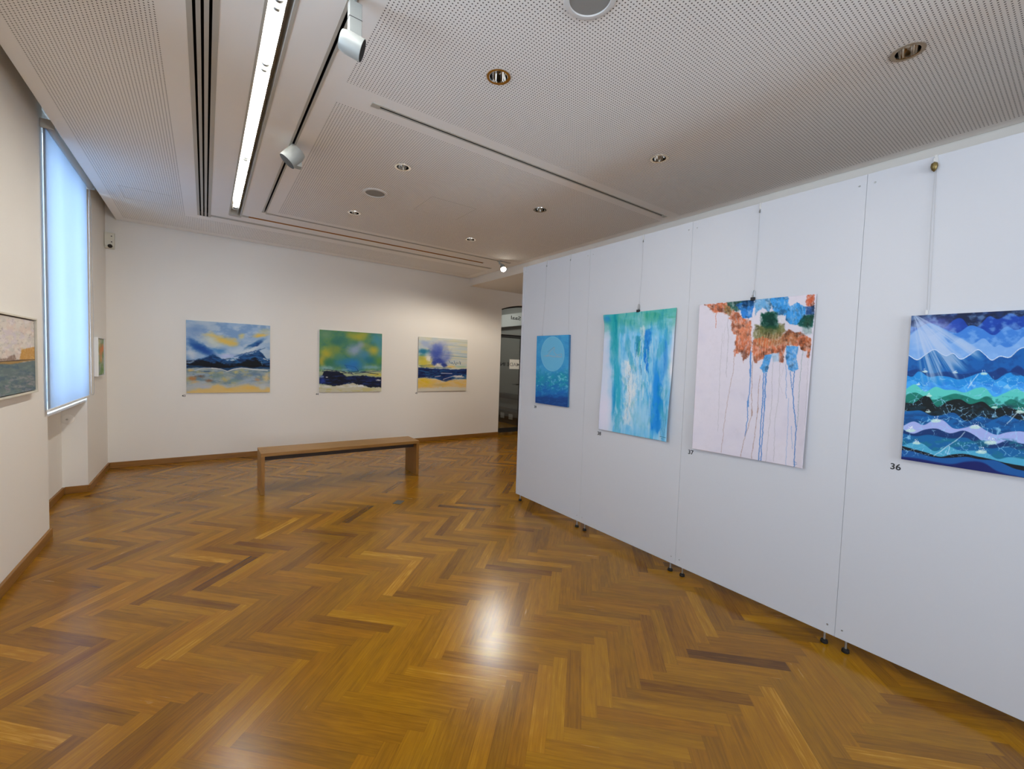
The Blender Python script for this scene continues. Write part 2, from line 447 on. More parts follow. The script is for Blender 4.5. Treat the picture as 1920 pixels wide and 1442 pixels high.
# ------------------------------------------------------------------ air diffusers (three black slots between pale blades)
def diffuser(name, along, x0, x1, y0, y1, slots, label):
    t = empty(name, ((x0+x1)/2, (y0+y1)/2, ZC))
    fr = MB(); edges = [x0] if along == 'Y' else [y0]
    for a, b_ in slots: edges += [a, b_]
    edges.append(x1 if along == 'Y' else y1)
    for i in range(0, len(edges), 2):
        a, b_ = edges[i], edges[i+1]
        if along == 'Y': fr.box(a, b_, y0, y1, ZC-0.002, ZC+0.008)
        else: fr.box(x0, x1, a, b_, ZC-0.002, ZC+0.042)
    fr.build('blades', M_profile, t)
    MB().box(x0, x1, y0, y1, ZC+0.10, ZC+0.105).build('backing', M_black, t)
    sd = MB()
    if along == 'Y': sd.quad((x0, y0, ZC+0.008), (x0, y1, ZC+0.008), (x0, y1, ZC+0.1), (x0, y0, ZC+0.1)).quad((x1, y0, ZC+0.008), (x1, y1, ZC+0.008), (x1, y1, ZC+0.1), (x1, y0, ZC+0.1)).quad((x0, y1, ZC), (x1, y1, ZC), (x1, y1, ZC+0.1), (x0, y1, ZC+0.1))
    else: sd.quad((x0, y0, ZC+0.042), (x1, y0, ZC+0.042), (x1, y0, ZC+0.1), (x0, y0, ZC+0.1)).quad((x0, y1, ZC+0.042), (x1, y1, ZC+0.042), (x1, y1, ZC+0.1), (x0, y1, ZC+0.1))
    sd.build('duct', M_slot, t)
    tag(t, label, 'air vent')
diffuser('air_diffuser', 'Y', -0.070, 0.055, YF, 6.145, [(-0.047, -0.0345), (-0.0155, -0.003), (0.0165, 0.029)],
         'long ceiling air diffuser with three black slots running towards the back wall')
diffuser('air_diffuser', 'X', 0.055, 3.872, 6.035, 6.100, [(0+6.046, 6.054), (6.063, 6.071), (6.080, 6.088)],
         'narrow grey air diffuser slot in the ceiling running across, parallel to the back wall')

# ------------------------------------------------------------------ light troughs
t = empty('light_trough', (0.277, 1.5, ZC))
x0, x1, y1 = 0.228, 0.326, 5.870
MB().box(x0, x0+0.002, YF, y1, ZC, ZC+0.085).box(x1-0.002, x1, YF, y1, ZC, ZC+0.085).box(x0+0.002, x1-0.002, YF, y1, ZC+0.085, ZC+0.088).build('reflector', M_trimwhite, t)
MB().box(0.2965, 0.2985, YF, y1-0.035, ZC-0.002, ZC+0.085).build('screen', M_profile, t)
MB().box(x1, x1+0.014, YF, y1, ZC-0.003, ZC+0.001).box(x0-0.012, x0, YF, y1, ZC-0.003, ZC+0.001).build('flange', M_profile, t)
MB().box(x0-0.006, x1+0.01, y1-0.035, y1+0.03, ZC-0.004, ZC+0.085).build('end_cap', M_profile, t, bevel=0.002)
tag(t, 'long recessed ceiling light trough holding the row of glowing white tubes', 'light fixture')
M_tube = emit('glowing_tube', (1.0, 0.975, 0.92), 62.0)
tube_ys = [(4.175, 5.57, 'fluorescent tube glowing at the far end of the ceiling trough'),
           (2.815, 4.135, 'fluorescent tube glowing in the middle of the ceiling trough'),
           (2.295, 2.775, 'short length of glowing fluorescent tube in the trough, third from the back wall'),
           (0.95, 2.255, 'nearest fluorescent tube in the trough, cut by the top of the photo')]
for ya, yb, lab in tube_ys:
    t = empty('fluorescent_tube', (0.268, ya, 3.051))
    Mx = Tm((0.268, ya+0.02, 3.051), (0, 1, 0)); ln = yb-ya-0.04
    MB().lathe(Mx, [(0.019, 0), (0.022, 0.01), (0.022, ln-0.01), (0.019, ln)], 20, True, True).build('glass_tube', M_tube, t, smooth=True)
    for yy in (ya, yb-0.02):
        MB().lathe(Tm((0.268, yy, 3.051), (0, 1, 0)), [(0.021, 0), (0.021, 0.02)], 20, True, True).build('end_cap', M_steel, t, smooth=True)
    tag(t, lab, 'fluorescent tube', 'fluorescent tubes in the ceiling trough')
t = empty('lamp_socket', (0.268, 5.60, 3.05))
MB().box(0.250, 0.285, 5.575, 5.63, 3.036, 3.085).build('socket_body', M_grey, t, bevel=0.003)
MB().box(0.245, 0.29, 5.64, 5.70, 3.05, 3.085).build('bracket', M_reflector, t)
tag(t, 'dark lamp socket at the far end of the ceiling tube row', 'lamp socket')

t = empty('light_trough', (2.0, 5.82, ZC))
x0, x1, y0, y1 = 0.402, 3.575, 5.795, 5.845
MB().box(x0, x1, y0, y0+0.002, ZC, ZC+0.085).box(x0, x1, y1-0.002, y1, ZC-0.001, ZC+0.085).box(x0, x1, y0+0.002, y1-0.002, ZC+0.085, ZC+0.088).build('channel', M_floortint, t)
MB().box(x0-0.06, x0+0.004, y0-0.004, y1+0.004, ZC-0.003, ZC+0.01).build('end_cap', M_profile, t)
tag(t, 'unlit narrow ceiling light trough with a thin brownish gap, parallel to the back wall', 'light fixture')

# ------------------------------------------------------------------ lighting tracks
def track(along, x0, x1, y0, y1, label):
    t = empty('lighting_track', ((x0+x1)/2, (y0+y1)/2, ZC))
    w = (x1-x0) if along == 'Y' else (y1-y0)
    s0, s1, q = 0.34*w, 0.70*w, 0.0015
    b = MB(); sl = MB()
    if along == 'Y':
        b.box(x0, x0+s0, y0, y1, ZC-0.003, ZC+0.04).box(x0+s1, x1, y0, y1, ZC-0.003, ZC+0.04)
        sl.box(x0+s0, x0+s1, y0, y1, ZC+0.034, ZC+0.04).box(x0+s0, x0+s0+q, y0, y1, ZC-0.001, ZC+0.034).box(x0+s1-q, x0+s1, y0, y1, ZC-0.001, ZC+0.034)
        es = [MB().box(x0-0.004, x1+0.004, y1-0.03, y1+0.004, ZC-0.006, ZC+0.03)]
    else:
        b.box(x0, x1, y0, y0+s0, ZC-0.003, ZC+0.04).box(x0, x1, y0+s1, y1, ZC-0.003, ZC+0.04)
        sl.box(x0, x1, y0+s0, y0+s1, ZC+0.034, ZC+0.04).box(x0, x1, y0+s0, y0+s0+q, ZC-0.001, ZC+0.034).box(x0, x1, y0+s1-q, y0+s1, ZC-0.001, ZC+0.034)
        es = [MB().box(x0-0.004, x0+0.05, y0-0.003, y1+0.003, ZC-0.006, ZC+0.03), MB().box(x1-0.05, x1+0.004, y0-0.003, y1+0.003, ZC-0.006, ZC+0.03)]
    b.build('profile', M_profile, t); sl.build('slot', M_slot, t); [e.build('end_piece', M_profile, t, bevel=0.002) for e in es]
    tag(t, label, 'lighting track')
track('Y', 0.510, 0.552, YF, 5.510, 'recessed lighting track carrying two unlit spotlights, right of the glowing trough')
track('X', 0.552, 3.880, 5.510, 5.550, 'thin lighting track across the ceiling ending at the glowing spotlight')
track('X', 0.840, 3.872, 2.722, 2.762, 'empty lighting track in the plain strip between two perforated ceiling fields')

# ------------------------------------------------------------------ spotlights
def spotlight(base, head, axis, ln, rad, label, lit=False, box=None, back=None):
    t = empty('spotlight', base)
    bx, by, bz = base
    MB().box(bx-0.014, bx+0.014, by-0.035, by+0.035, ZC-0.012, ZC+0.004).build('track_adapter', M_lamp, t, bevel=0.002)
    ax = Vector(axis).normalized()
    if box:
        (cx, cy, hx, hy, z0, z1) = box
        g = MB().box(cx-hx, cx+hx, cy-hy, cy+hy, z0, z1).build('gear_box', M_lamp, t, bevel=0.003)
        MB().box(cx-hx-0.0005, cx+hx+0.0005, cy-hy-0.0005, cy+hy+0.0005, (z0+z1)/2+0.022, (z0+z1)/2+0.0245).build('joint_line', M_grey, g)
        MB().tube([(bx, by, ZC-0.01), (cx, cy, z1-0.002)], 0.009).build('stem', M_lamp, t, smooth=True)
    else:
        c = Vector(head) - ax*ln*0.55 + Vector((0, 0, rad*0.9))
        MB().tube([(bx, by, ZC-0.01), (bx, by, ZC-0.035), tuple(c)], 0.013, 12).build('stem', M_lamp, t, smooth=True)
    if back:
        MB().box(-back[0], back[0], -back[1], back[1], -back[2], back[2], Tm(tuple(Vector(head)-ax*(ln*0.5)+Vector(back[3])), (0, 0, 1))).build('gear_box', M_lamp, t, bevel=0.003)
    Mh = Tm(head, tuple(-ax))      # local z runs from the mouth to the rear
    MB().lathe(Mh, [(rad*0.93, 0.012), (rad*0.93, 0.0), (rad, 0.0), (rad, ln*0.72), (rad*0.86, ln*0.97), (rad*0.6, ln), (0.001, ln)], 40).build('lamp_head', M_lamp, t, smooth=True)
    MB().lathe(Mh, [(0.0005, -0.0008), (rad*0.975, -0.0008)], 40).build('lens', M_lit if lit else M_black, t)
    tag(t, label, 'spotlight', 'track spotlights on the ceiling')
M_lit = emit('glowing_spot_lens', (1.0, 0.93, 0.80), 40.0)
spotlight((0.53, 2.00, ZC-0.006), (0.545, 1.925, 2.762), (0.905, -0.291, -0.309), 0.092, 0.044,  # both unlit head axes baked from lens ellipses in image pixels and camera basis
          'unlit grey spotlight with a tall gear box, cut by the top of the photo', box=(0.528, 1.985, 0.027, 0.016, 2.80, 2.985))
spotlight((0.53, 3.655, ZC-0.006), (0.490, 3.60, 2.885), (-0.648, 0.080, -0.79), 0.125, 0.062,
          'unlit grey spotlight with a black mouth, hanging on the track above the bench', back=(0.03, 0.03, 0.018, (0.03, 0.02, -0.05)))
spotlight((3.68, 5.53, ZC-0.006), (3.735, 5.495, 2.905), (-0.30, -0.72, -0.62), 0.10, 0.042,
          'glowing spotlight at the far end of the cross track beside the panel wall', lit=True)

# ------------------------------------------------------------------ downlights
def make_downlight(x, y):
    t = empty('downlight', (x, y, ZC))
    M0 = Tm((x, y, ZC))
    MB().lathe(M0, [(0.048, 0.004), (0.048, -0.0035), (0.051, -0.0045), (0.066, -0.0045), (0.067, 0.0)], 48).build('trim_ring', M_ring, t)
    MB().lathe(M0, [(0.050, 0.0), (0.050, 0.02), (0.047, 0.06), (0.040, 0.09), (0.022, 0.11)], 48).build('reflector', M_chrome, t, smooth=True)
    MB().lathe(M0, [(0.0005, 0.111), (0.023, 0.111)], 24).build('lamp_cap', M_grey, t)
    MB().lathe(M0, [(0.0005, 0.062), (0.010, 0.066), (0.012, 0.08), (0.012, 0.11)], 20).build('bulb', M_clear, t, smooth=True)
    return t
dl_lab = ['ceiling downlight with a brownish ring, between the tall spotlight and the cut loudspeaker',
          'downlight in the ceiling halfway along the panel wall, just in front of the empty track',
          'large brownish ringed downlight nearest the camera, at the upper right of the photo',
          'bright ringed downlight just behind the empty track, next to the round loudspeaker',
          'small downlight behind the empty track on the panel wall side',
          'pale ringed downlight beyond the round loudspeaker, close to the back wall',
          'farthest downlight of the panel wall side row, a thin pale ellipse']
d0 = make_downlight(*DL[0])
for i, (x, y) in enumerate(DL):
    d = d0 if i == 0 else copy_tree(d0)
    d.location = (x, y, ZC)
    tag(d, dl_lab[i], 'downlight', 'recessed ceiling downlights')

# ceiling loudspeakers
def make_speaker(x, y):
    t = empty('ceiling_speaker', (x, y, ZC)); M0 = Tm((x, y, ZC))
    MB().lathe(M0, [(0.088, -0.002), (0.090, -0.009), (0.108, -0.009), (0.113, -0.006), (0.113, 0.0)], 56).build('rim', M_trimwhite, t, smooth=True)
    MB().lathe(M0, [(0.0005, -0.005), (0.060, -0.0045), (0.089, -0.003)], 56).build('grille', M_grille, t, smooth=True)
    return t
s0 = make_speaker(*SPK[0]); s1 = copy_tree(s0); s1.location = (*SPK[1], ZC)
tag(s0, 'round grey ceiling loudspeaker between two downlights above the bench', 'loudspeaker', 'ceiling loudspeakers')
tag(s1, 'round grey ceiling loudspeaker cut off by the top edge of the photo', 'loudspeaker', 'ceiling loudspeakers')

# access hatches (thin joint lines)
def hatch(x0, x1, y0, y1, label):
    w = 0.0025
    f = MB().box(x0, x1, y0, y0+w, ZC-0.0012, ZC+0.001).box(x0, x1, y1-w, y1, ZC-0.0012, ZC+0.001).box(x0, x0+w, y0+w, y1-w, ZC-0.0012, ZC+0.001).box(x1-w, x1, y0+w, y1-w, ZC-0.0012, ZC+0.001)
    o = f.build('access_hatch', M_profile); tag(o, label, 'access hatch', 'flush ceiling access hatches')
hatch(1.768, 2.263, 3.86, 4.31, 'flush access hatch in the ceiling outlined by a thin line, beside the round loudspeaker')
hatch(-0.672, -0.276, 5.60, 5.995, 'flush access hatch in the perforated ceiling strip near the window')

# ------------------------------------------------------------------ roller blind
t = empty('roller_blind', (-0.935, 5.29, 3.07))
by0, by1 = 4.585, 5.985
mb = MB(); nx = 24
for i in range(nx):
    for (u0, u1) in ((i/nx, (i+1)/nx),):
        ya, yb = by0+(by1-by0)*u0, by0+(by1-by0)*u1
        f = lambda u: -0.9520 + 0.0016*math.sin(u*9.0)
        mb.quad((f(u0), ya, 0.985), (f(u1), yb, 0.985), (f(u1), yb, 3.075), (f(u0), ya, 3.075))
mb.build('fabric', M_blind, t, smooth=True, fix=False)
MB().box(-0.960, -0.944, by0-0.004, by1+0.004, 0.974, 0.994).build('bottom_bar', M_trimwhite, t, bevel=0.004)
MB().lathe(Tm((-0.925, by0, 3.075), (0, 1, 0)), [(0.027, 0), (0.027, by1-by0)], 24, True, True).build('roller', M_profile, t, smooth=True)
for yy in (by0-0.012, by1+0.002):
    MB().box(-0.965, -0.890, yy, yy+0.010, 3.042, 3.108).build('bracket', M_profile, t, bevel=0.003)
ch = MB()
yc0, yc1, zc = by1+0.012, by1+0.15, 1.02
loop = [(-0.938, yc0+0.03, 3.08), (-0.938, yc0, 2.9), (-0.938, yc0-0.005, 1.9), (-0.938, yc0, zc)]
for k in range(1, 8):
    a = math.pi + math.pi*k/8
    loop.append((-0.938, (yc0+yc1)/2 + (yc1-yc0)/2*math.cos(a), zc + 0.035*math.sin(a)))
loop += [(-0.938, yc1, zc), (-0.938, yc1+0.005, 1.9), (-0.938, yc0+0.09, 2.9), (-0.938, yc0+0.05, 3.08)]
ch.tube(loop, 0.0022, 6).build('pull_chain', M_wire, t, smooth=True)
tag(t, 'pale blue roller blind glowing with daylight, drawn down over the left window', 'roller blind')

# round valve below the sill
t = empty('wall_valve', (-1.10, 5.98, 0.75))
MB().lathe(Tm((-1.112, 5.995, 0.752), (0, -1, 0)), [(0.050, 0), (0.050, 0.006), (0.040, 0.012), (0.020, 0.015), (0.0005, 0.016)], 32).build('cover_plate', M_wall, t, smooth=True)
MB().lathe(Tm((-1.112, 5.980, 0.752), (0, -1, 0)), [(0.009, 0), (0.009, 0.006), (0.0005, 0.007)], 16).build('screw', M_profile, t, smooth=True)
tag(t, 'round off-white cover plate in the niche below the window blind', 'wall plate')

# motion detector in the corner
t = empty('motion_detector', (-0.93, 7.04, 2.76))
pr = [(0.0, 2.862), (0.055, 2.855), (0.070, 2.78), (0.066, 2.70), (0.045, 2.672), (0.0, 2.672)]
mb = MB()
Rz = Matrix.Translation((-0.968, 7.078, 0)) @ Matrix.Rotation(math.radians(0), 4, 'Z')
L_ = [(-0.965+0.0, 7.06-d, z) for d, z in pr]; R_ = [(-0.885, 7.078-d*0.8, z) for d, z in pr]
nL = len(pr)
mb.poly(L_); mb.poly(R_[::-1])
for i in range(nL):
    j = (i+1) % nL; mb.quad(L_[i], L_[j], R_[j], R_[i])
mb.build('housing', M_detector, t, bevel=0.006)
MB().lathe(Tm((-0.918, 7.003, 2.695), (0.2, -0.8, -0.55)), [(0.022, -0.004), (0.022, 0.006), (0.012, 0.010), (0.0005, 0.011)], 24).build('lens', M_lens, t, smooth=True)
for zz in (2.812, 2.745):
    MB().lathe(Tm((-0.905, 7.006, zz), (0.1, -1, 0)), [(0.006, -0.004), (0.006, 0.004), (0.0005, 0.005)], 14).build('sensor_eye', M_lens, t, smooth=True)
tag(t, 'small ivory motion detector mounted high in the corner beside the window', 'motion detector')

# ------------------------------------------------------------------ bench
M_rail = wood_mat('shade_darkened_rail', (58, 38, 22), (34, 22, 12), 0.6, 'X')  # shade under the seat put into the rail's colour
t = empty('bench', (1.34, 5.21, 0))
bx0, bx1, by_0, by_1, bzh, th = 0.467, 2.212, 5.03, 5.395, 0.437, 0.036
MB().box(bx0, bx1, by_0, by_1, bzh-th, bzh).build('seat', M_benchX, t, bevel=0.002)
MB().box(bx0, bx0+th, by_0, by_1, 0, bzh-th).build('leg', M_benchZ, t, bevel=0.002)
MB().box(bx1-th, bx1, by_0, by_1, 0, bzh-th).build('leg', M_benchZ, t, bevel=0.002)
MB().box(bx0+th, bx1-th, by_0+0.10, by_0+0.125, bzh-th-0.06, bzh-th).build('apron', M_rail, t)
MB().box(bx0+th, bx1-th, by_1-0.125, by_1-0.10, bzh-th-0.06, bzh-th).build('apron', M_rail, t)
tag(t, 'long plain oak bench with slab legs standing on the parquet before the back wall', 'bench')

# floor outlet
t = empty('floor_outlet', (1.6, 4.125, 0))
Mo = Matrix.Translation((1.602, 4.122, 0)) @ Matrix.Rotation(math.radians(45), 4, 'Z')
MB().box(-0.055, 0.055, -0.04, 0.04, 0.0, 0.004, Mo).build('cover_plate', M_floorplate, t, bevel=0.001)
MB().box(-0.042, 0.042, -0.028, 0.028, 0.0041, 0.0055, Mo).build('flap', M_floorplate, t)
tag(t, 'small grey floor outlet cover set in the parquet in front of the bench', 'floor outlet')

# ------------------------------------------------------------------ display panels
seams = [3.592, 2.643, 1.6905, 0.747, -0.205]
plab = ['far end white display panel carrying the small blue moon painting',
        'white display panel carrying the turquoise watercolour on curled paper',
        'white display panel carrying the paper painting with orange and blue drips',
        'nearest white display panel, cut by the right edge and carrying the wave painting']
def foot(y, parent):
    MB().lathe(Tm((2.722, y, 0.016)), [(0.006, 0), (0.006, PZ0-0.016)], 12, True, True).build('foot', M_steel, parent, smooth=True)
    f = [c for c in COL.objects if c.parent == parent and c.name.startswith('foot')][-1]
    MB().lathe(Tm((2.722, y, 0.0)), [(0.016, 0), (0.018, 0.004), (0.016, 0.016), (0.010, 0.020)], 20, True, True).build('rubber_pad', M_rubber, f, smooth=True)
for i in range(4):
    y1, y0 = seams[i], seams[i+1]
    t = empty('display_panel', (2.72, (y0+y1)/2, 0))
    MB().box(XP, XP+0.038, y0+0.0006, y1-0.0006, PZ0, PZ1).build('board', M_panel, t, bevel=0.0005)
    foot(y1-0.045, t); foot(y0+0.05, t)
    sc = [(y0+0.030, 2.412), (y0+0.034, 0.116), (y1-0.032, 2.412), (y1-0.030, 0.116)]
    for yy, zz in sc:
        MB().lathe(Tm((XP, yy, zz), (-1, 0, 0)), [(0.0045, 0), (0.004, 0.0012), (0.0005, 0.0014)], 12).build('screw', M_steel, t)
    if i == 0:
        MB().box(XP-0.004, XP+0.042, y1-0.001, y1+0.004, PZ0, PZ1).box(XP-0.004, XP, y1-0.030, y1-0.001, PZ0, PZ1).build('edge_profile', M_panel, t, bevel=0.001)
    tag(t, plab[i], 'display panel', 'white display panels standing in a row')

# ------------------------------------------------------------------ paint-box: numpy brushes working on pixel coordinates of zoomed image crops
def _hash(ix, iy, s):
    h = (ix.astype(np.int64)*374761393 + iy.astype(np.int64)*668265263 + s*1442695041) & 0x7fffffff
    h = ((h ^ (h >> 13)) * 1274126177) & 0x7fffffff
    return ((h ^ (h >> 16)) & 0xffff) / 65535.0
def vnoise(x, y, s=0):
    ix, iy = np.floor(x), np.floor(y); fx, fy = x-ix, y-iy
    fx = fx*fx*(3-2*fx); fy = fy*fy*(3-2*fy)
    a, b = _hash(ix, iy, s), _hash(ix+1, iy, s); c, d = _hash(ix, iy+1, s), _hash(ix+1, iy+1, s)
    return (a*(1-fx)+b*fx)*(1-fy) + (c*(1-fx)+d*fx)*fy
def fbm(x, y, s=0, o=4):
    r = 0; a = 0.5; t = 0
    for i in range(o):
        x, y = 0.82*x-0.57*y, 0.57*x+0.82*y
        r = r + a*vnoise(x, y, s+i*17); t += a; x = x*2.03+5.1; y = y*2.03+1.7; a *= 0.55
    return r/t
def sm(a, b, x):
    t = np.clip((x-a)/(b-a), 0, 1); return t*t*(3-2*t)
class Paint:
    def __init__(self, X, Y, base):
        self.X, self.Y = X, Y; self.C = np.zeros(X.shape+(3,)) + np.array(base, float)
    def lay(self, col, m):
        m = np.clip(m, 0, 1)[..., None]; self.C = self.C*(1-m) + np.array(col, float)*m
    def ell(self, col, cx, cy, rx, ry, soft=0.5, a=1.0, warp=0.0, ws=40, seed=0, ang=0):
        X, Y = self.X-cx, self.Y-cy
        if ang:
            c, s = math.cos(ang), math.sin(ang); X, Y = X*c+Y*s, -X*s+Y*c
        d = np.hypot(X/rx, Y/ry)
        if warp: d = d + (fbm(self.X/ws, self.Y/ws, seed)-0.5)*2*warp
        self.lay(col, a*(1-sm(1-soft, 1+soft*0.3, d)))
    def below(self, col, pts, soft=2, a=1.0, wav=0, ws=30, seed=0, until=None):
        xs_, ys_ = zip(*pts); yb = smooth_interp(self.X, xs_, ys_)
        if wav: yb = yb + (fbm(self.X/ws, self.Y/ws, seed)-0.5)*2*wav
        m = sm(-soft, soft, self.Y-yb)
        if until:
            xs2, ys2 = zip(*until); y2 = smooth_interp(self.X, xs2, ys2)
            if wav: y2 = y2 + (fbm(self.X/ws, self.Y/ws, seed+9)-0.5)*2*wav
            m = m*(1-sm(-soft, soft, self.Y-y2))
        self.lay(col, m*a)
    def pol(self, col, pts, rag=8, ws=14, soft=3, a=1.0, seed=0, tex=0.0):
        """ragged polygon: signed distance with a noisy edge; tex thins the paint in vertical brush marks"""
        X = self.X + (fbm(self.X/ws, self.Y/ws, seed+3)-0.5)*2*rag; Y = self.Y + (fbm(self.X/ws, self.Y/ws, seed+8)-0.5)*2*rag
        d = np.full(X.shape, 1e9); ins = np.zeros(X.shape, bool)
        for (x0, y0), (x1, y1) in zip(pts, pts[1:]+pts[:1]):
            ex, ey = x1-x0, y1-y0; t = np.clip(((X-x0)*ex+(Y-y0)*ey)/(ex*ex+ey*ey+1e-9), 0, 1)
            d = np.minimum(d, np.hypot(X-x0-t*ex, Y-y0-t*ey))
            cr = ((y0 > Y) != (y1 > Y)) & (X < (x1-x0)*(Y-y0)/((y1-y0) if y1 != y0 else 1e-9)+x0)
            ins ^= cr
        sd = np.where(ins, d, -d); m = sm(-soft, soft, sd)
        if tex: m = m*(1-tex*sm(0.42, 0.72, fbm(self.X/9, self.Y/26, seed+21)))
        self.lay(col, m*a)
    def line(self, col, pts, w=1.5, a=0.9, w2=None, jag=0, seed=0):
        d = np.full(self.X.shape, 1e9)
        X = self.X + ((fbm(self.X/60, self.Y/22, seed)-0.5)*2*jag if jag else 0)
        for (x0, y0), (x1, y1) in zip(pts, pts[1:]):
            ex, ey = x1-x0, y1-y0; t = np.clip(((X-x0)*ex+(self.Y-y0)*ey)/(ex*ex+ey*ey+1e-9), 0, 1)
            d = np.minimum(d, np.hypot(X-x0-t*ex, self.Y-y0-t*ey))
        self.lay(col, a*(1-sm(w*0.5, w*1.3, d)))
    def mottle(self, col, sx, sy, lo, hi, a=0.5, seed=0, mask=1.0, o=4):
        self.lay(col, a*mask*sm(lo, hi, fbm(self.X/sx, self.Y/sy, seed, o)))
def smooth_interp(x, xs_, ys_):
    """catmull-rom style interpolation through the points"""
    xs_ = np.array(xs_, float); ys_ = np.array(ys_, float)
    m = np.gradient(ys_, xs_) if len(xs_) > 2 else np.full(len(xs_), (ys_[-1]-ys_[0])/(xs_[-1]-xs_[0]))
    i = np.clip(np.searchsorted(xs_, x)-1, 0, len(xs_)-2); h = xs_[i+1]-xs_[i]; t = np.clip((x-xs_[i])/h, 0, 1)
    return (2*t**3-3*t**2+1)*ys_[i] + (t**3-2*t**2+t)*h*m[i] + (-2*t**3+3*t**2)*ys_[i+1] + (t**3-t**2)*h*m[i+1]

def quad_map(tl, tr, br, bl):
    """projective map of canvas (u right, v down) onto the quadrilateral of its corners in image pixels"""
    A, B = [], []
    for (u, v), (x, y) in zip(((0, 0), (1, 0), (1, 1), (0, 1)), (tl, tr, br, bl)):
        A.append([u, v, 1, 0, 0, 0, -u*x, -v*x]); B.append(x)
        A.append([0, 0, 0, u, v, 1, -u*y, -v*y]); B.append(y)
    h = np.append(np.linalg.solve(np.array(A, float), np.array(B, float)), 1)
    def f(u, v):
        w = h[6]*u+h[7]*v+1
        return (h[0]*u+h[1]*v+h[2])/w, (h[3]*u+h[4]*v+h[5])/w
    return f

# --- the pictures
def art_waves(X, Y):      # deep sea in layered waves
    P = Paint(X, Y, (13, 28, 62))
    P.mottle((20, 48, 96), 60, 40, 0.45, 0.75, 0.5, 1)
    P.below((14, 62, 160), [(280, 430), (500, 425), (540, 392), (590, 388), (625, 428), (680, 428), (745, 372), (790, 388), (870, 358), (920, 376), (985, 350), (1400, 400)], seed=2)
    P.mottle((12, 46, 128), 50, 30, 0.45, 0.7, 0.35, 3)
    P.ell((92, 96, 190), 430, 430, 150, 60, 0.8, 0.7, 0.2)
    P.below((54, 120, 204), [(280, 470), (400, 410), (480, 440), (560, 465), (640, 423), (700, 440), (780, 478), (850, 430), (900, 450), (985, 418), (1100, 470), (1200, 430), (1400, 460)])
    P.below((112, 160, 220), [(280, 480), (335, 445), (400, 482), (455, 462), (520, 525), (580, 498), (650, 530), (718, 497), (790, 545), (815, 534), (850, 548), (900, 535), (950, 488), (985, 484), (1080, 530), (1200, 500), (1400, 520)])
    P.mottle((136, 178, 226), 40, 26, 0.4, 0.75, 0.5, 5)
    W = [(270, 590), (285, 600), (325, 620), (380, 587), (430, 561), (470, 585), (500, 597), (540, 583), (585, 616), (640, 592), (690, 562), (730, 590), (772, 622), (820, 600), (880, 605), (930, 560), (985, 547), (1080, 600), (1200, 570), (1400, 600)]
    P.below((10, 90, 166), W)
    P.mottle((8, 68, 136), 45, 30, 0.45, 0.7, 0.6, 7, mask=sm(-2, 2, Y-smooth_interp(X, *zip(*W))))
    xs_, ys_ = zip(*W); P.lay((240, 246, 255), 0.9*(1-sm(1.0, 3.0, np.abs(Y-smooth_interp(X, xs_, ys_)))))
    P.below((8, 56, 122), [(260, 690), (330, 675), (400, 700), (500, 690), (600, 705), (700, 690), (780, 690), (838, 668), (880, 690), (930, 655), (985, 690), (1400, 690)], soft=5)
    P.below((26, 134, 212), [(260, 712), (300, 720), (330, 692), (400, 722), (460, 716), (520, 722), (580, 737), (640, 722), (700, 700), (740, 692), (800, 740), (860, 705), (905, 694), (985, 722), (1100, 700), (1400, 720)])
    P.ell((10, 48, 112), 838, 690, 34, 26, 0.3, 0.8, 0.2); P.ell((10, 48, 112), 932, 690, 44, 28, 0.3, 0.8, 0.2)
    P.below((62, 160, 232), [(260, 752), (310, 744), (370, 783), (412, 754), (470, 776), (520, 770), (590, 792), (640, 760), (690, 750), (760, 782), (832, 745), (900, 772), (985, 760), (1100, 780), (1400, 760)])
    P.mottle((40, 120, 215), 50, 30, 0.45, 0.65, 0.5, 9, mask=sm(745, 760, Y)*(1-sm(840, 850, Y)))
    P.below((84, 194, 186), [(255, 800), (310, 768), (380, 812), (440, 783), (500, 800), (560, 802), (620, 817), (690, 790), (745, 790), (800, 842), (860, 822), (935, 794), (985, 815), (1100, 800), (1400, 820)])
    P.below((16, 118, 104), [(255, 832), (320, 818), (380, 846), (430, 862), (500, 840), (560, 824), (640, 842), (700, 860), (760, 840), (838, 897), (900, 858), (985, 887), (1100, 860), (1400, 880)])
    P.mottle((10, 90, 84), 36, 24, 0.45, 0.65, 0.6, 11, mask=sm(835, 850, Y))
    P.below((7, 18, 22), [(250, 880), (300, 884), (400, 842), (450, 905), (520, 870), (600, 860), (650, 887), (740, 875), (800, 917), (880, 900), (985, 937), (1100, 910), (1400, 930)])
    P.mottle((16, 52, 70), 60, 26, 0.5, 0.7, 0.6, 13, mask=sm(880, 900, Y))
    P.below((8, 92, 160), [(240, 935), (300, 932), (350, 930), (420, 962), (480, 960), (560, 944), (640, 997), (720, 965), (800, 985), (880, 960), (985, 990), (1100, 970), (1400, 990)])
    P.mottle((8, 60, 116), 60, 20, 0.45, 0.65, 0.7, 15, mask=sm(935, 965, Y))
    P.below((156, 170, 224), [(235, 1032), (310, 1000), (370, 1022), (440, 988), (490, 990), (560, 1042), (640, 1036), (700, 1018), (760, 1052), (830, 1082), (900, 1066), (985, 1060), (1100, 1090), (1400, 1070)],
            until=[(235, 1045), (300, 1078), (380, 1052), (450, 1045), (540, 1075), (630, 1058), (700, 1090), (760, 1135), (840, 1142), (900, 1120), (985, 1137), (1100, 1130), (1400, 1140)])
    U = [(235, 1045), (300, 1078), (380, 1052), (450, 1045), (540, 1075), (630, 1058), (700, 1090), (760, 1135), (840, 1142), (900, 1120), (985, 1137), (1100, 1130), (1400, 1140)]
    P.below((10, 48, 104), U, until=[(a, b+45) for a, b in U])
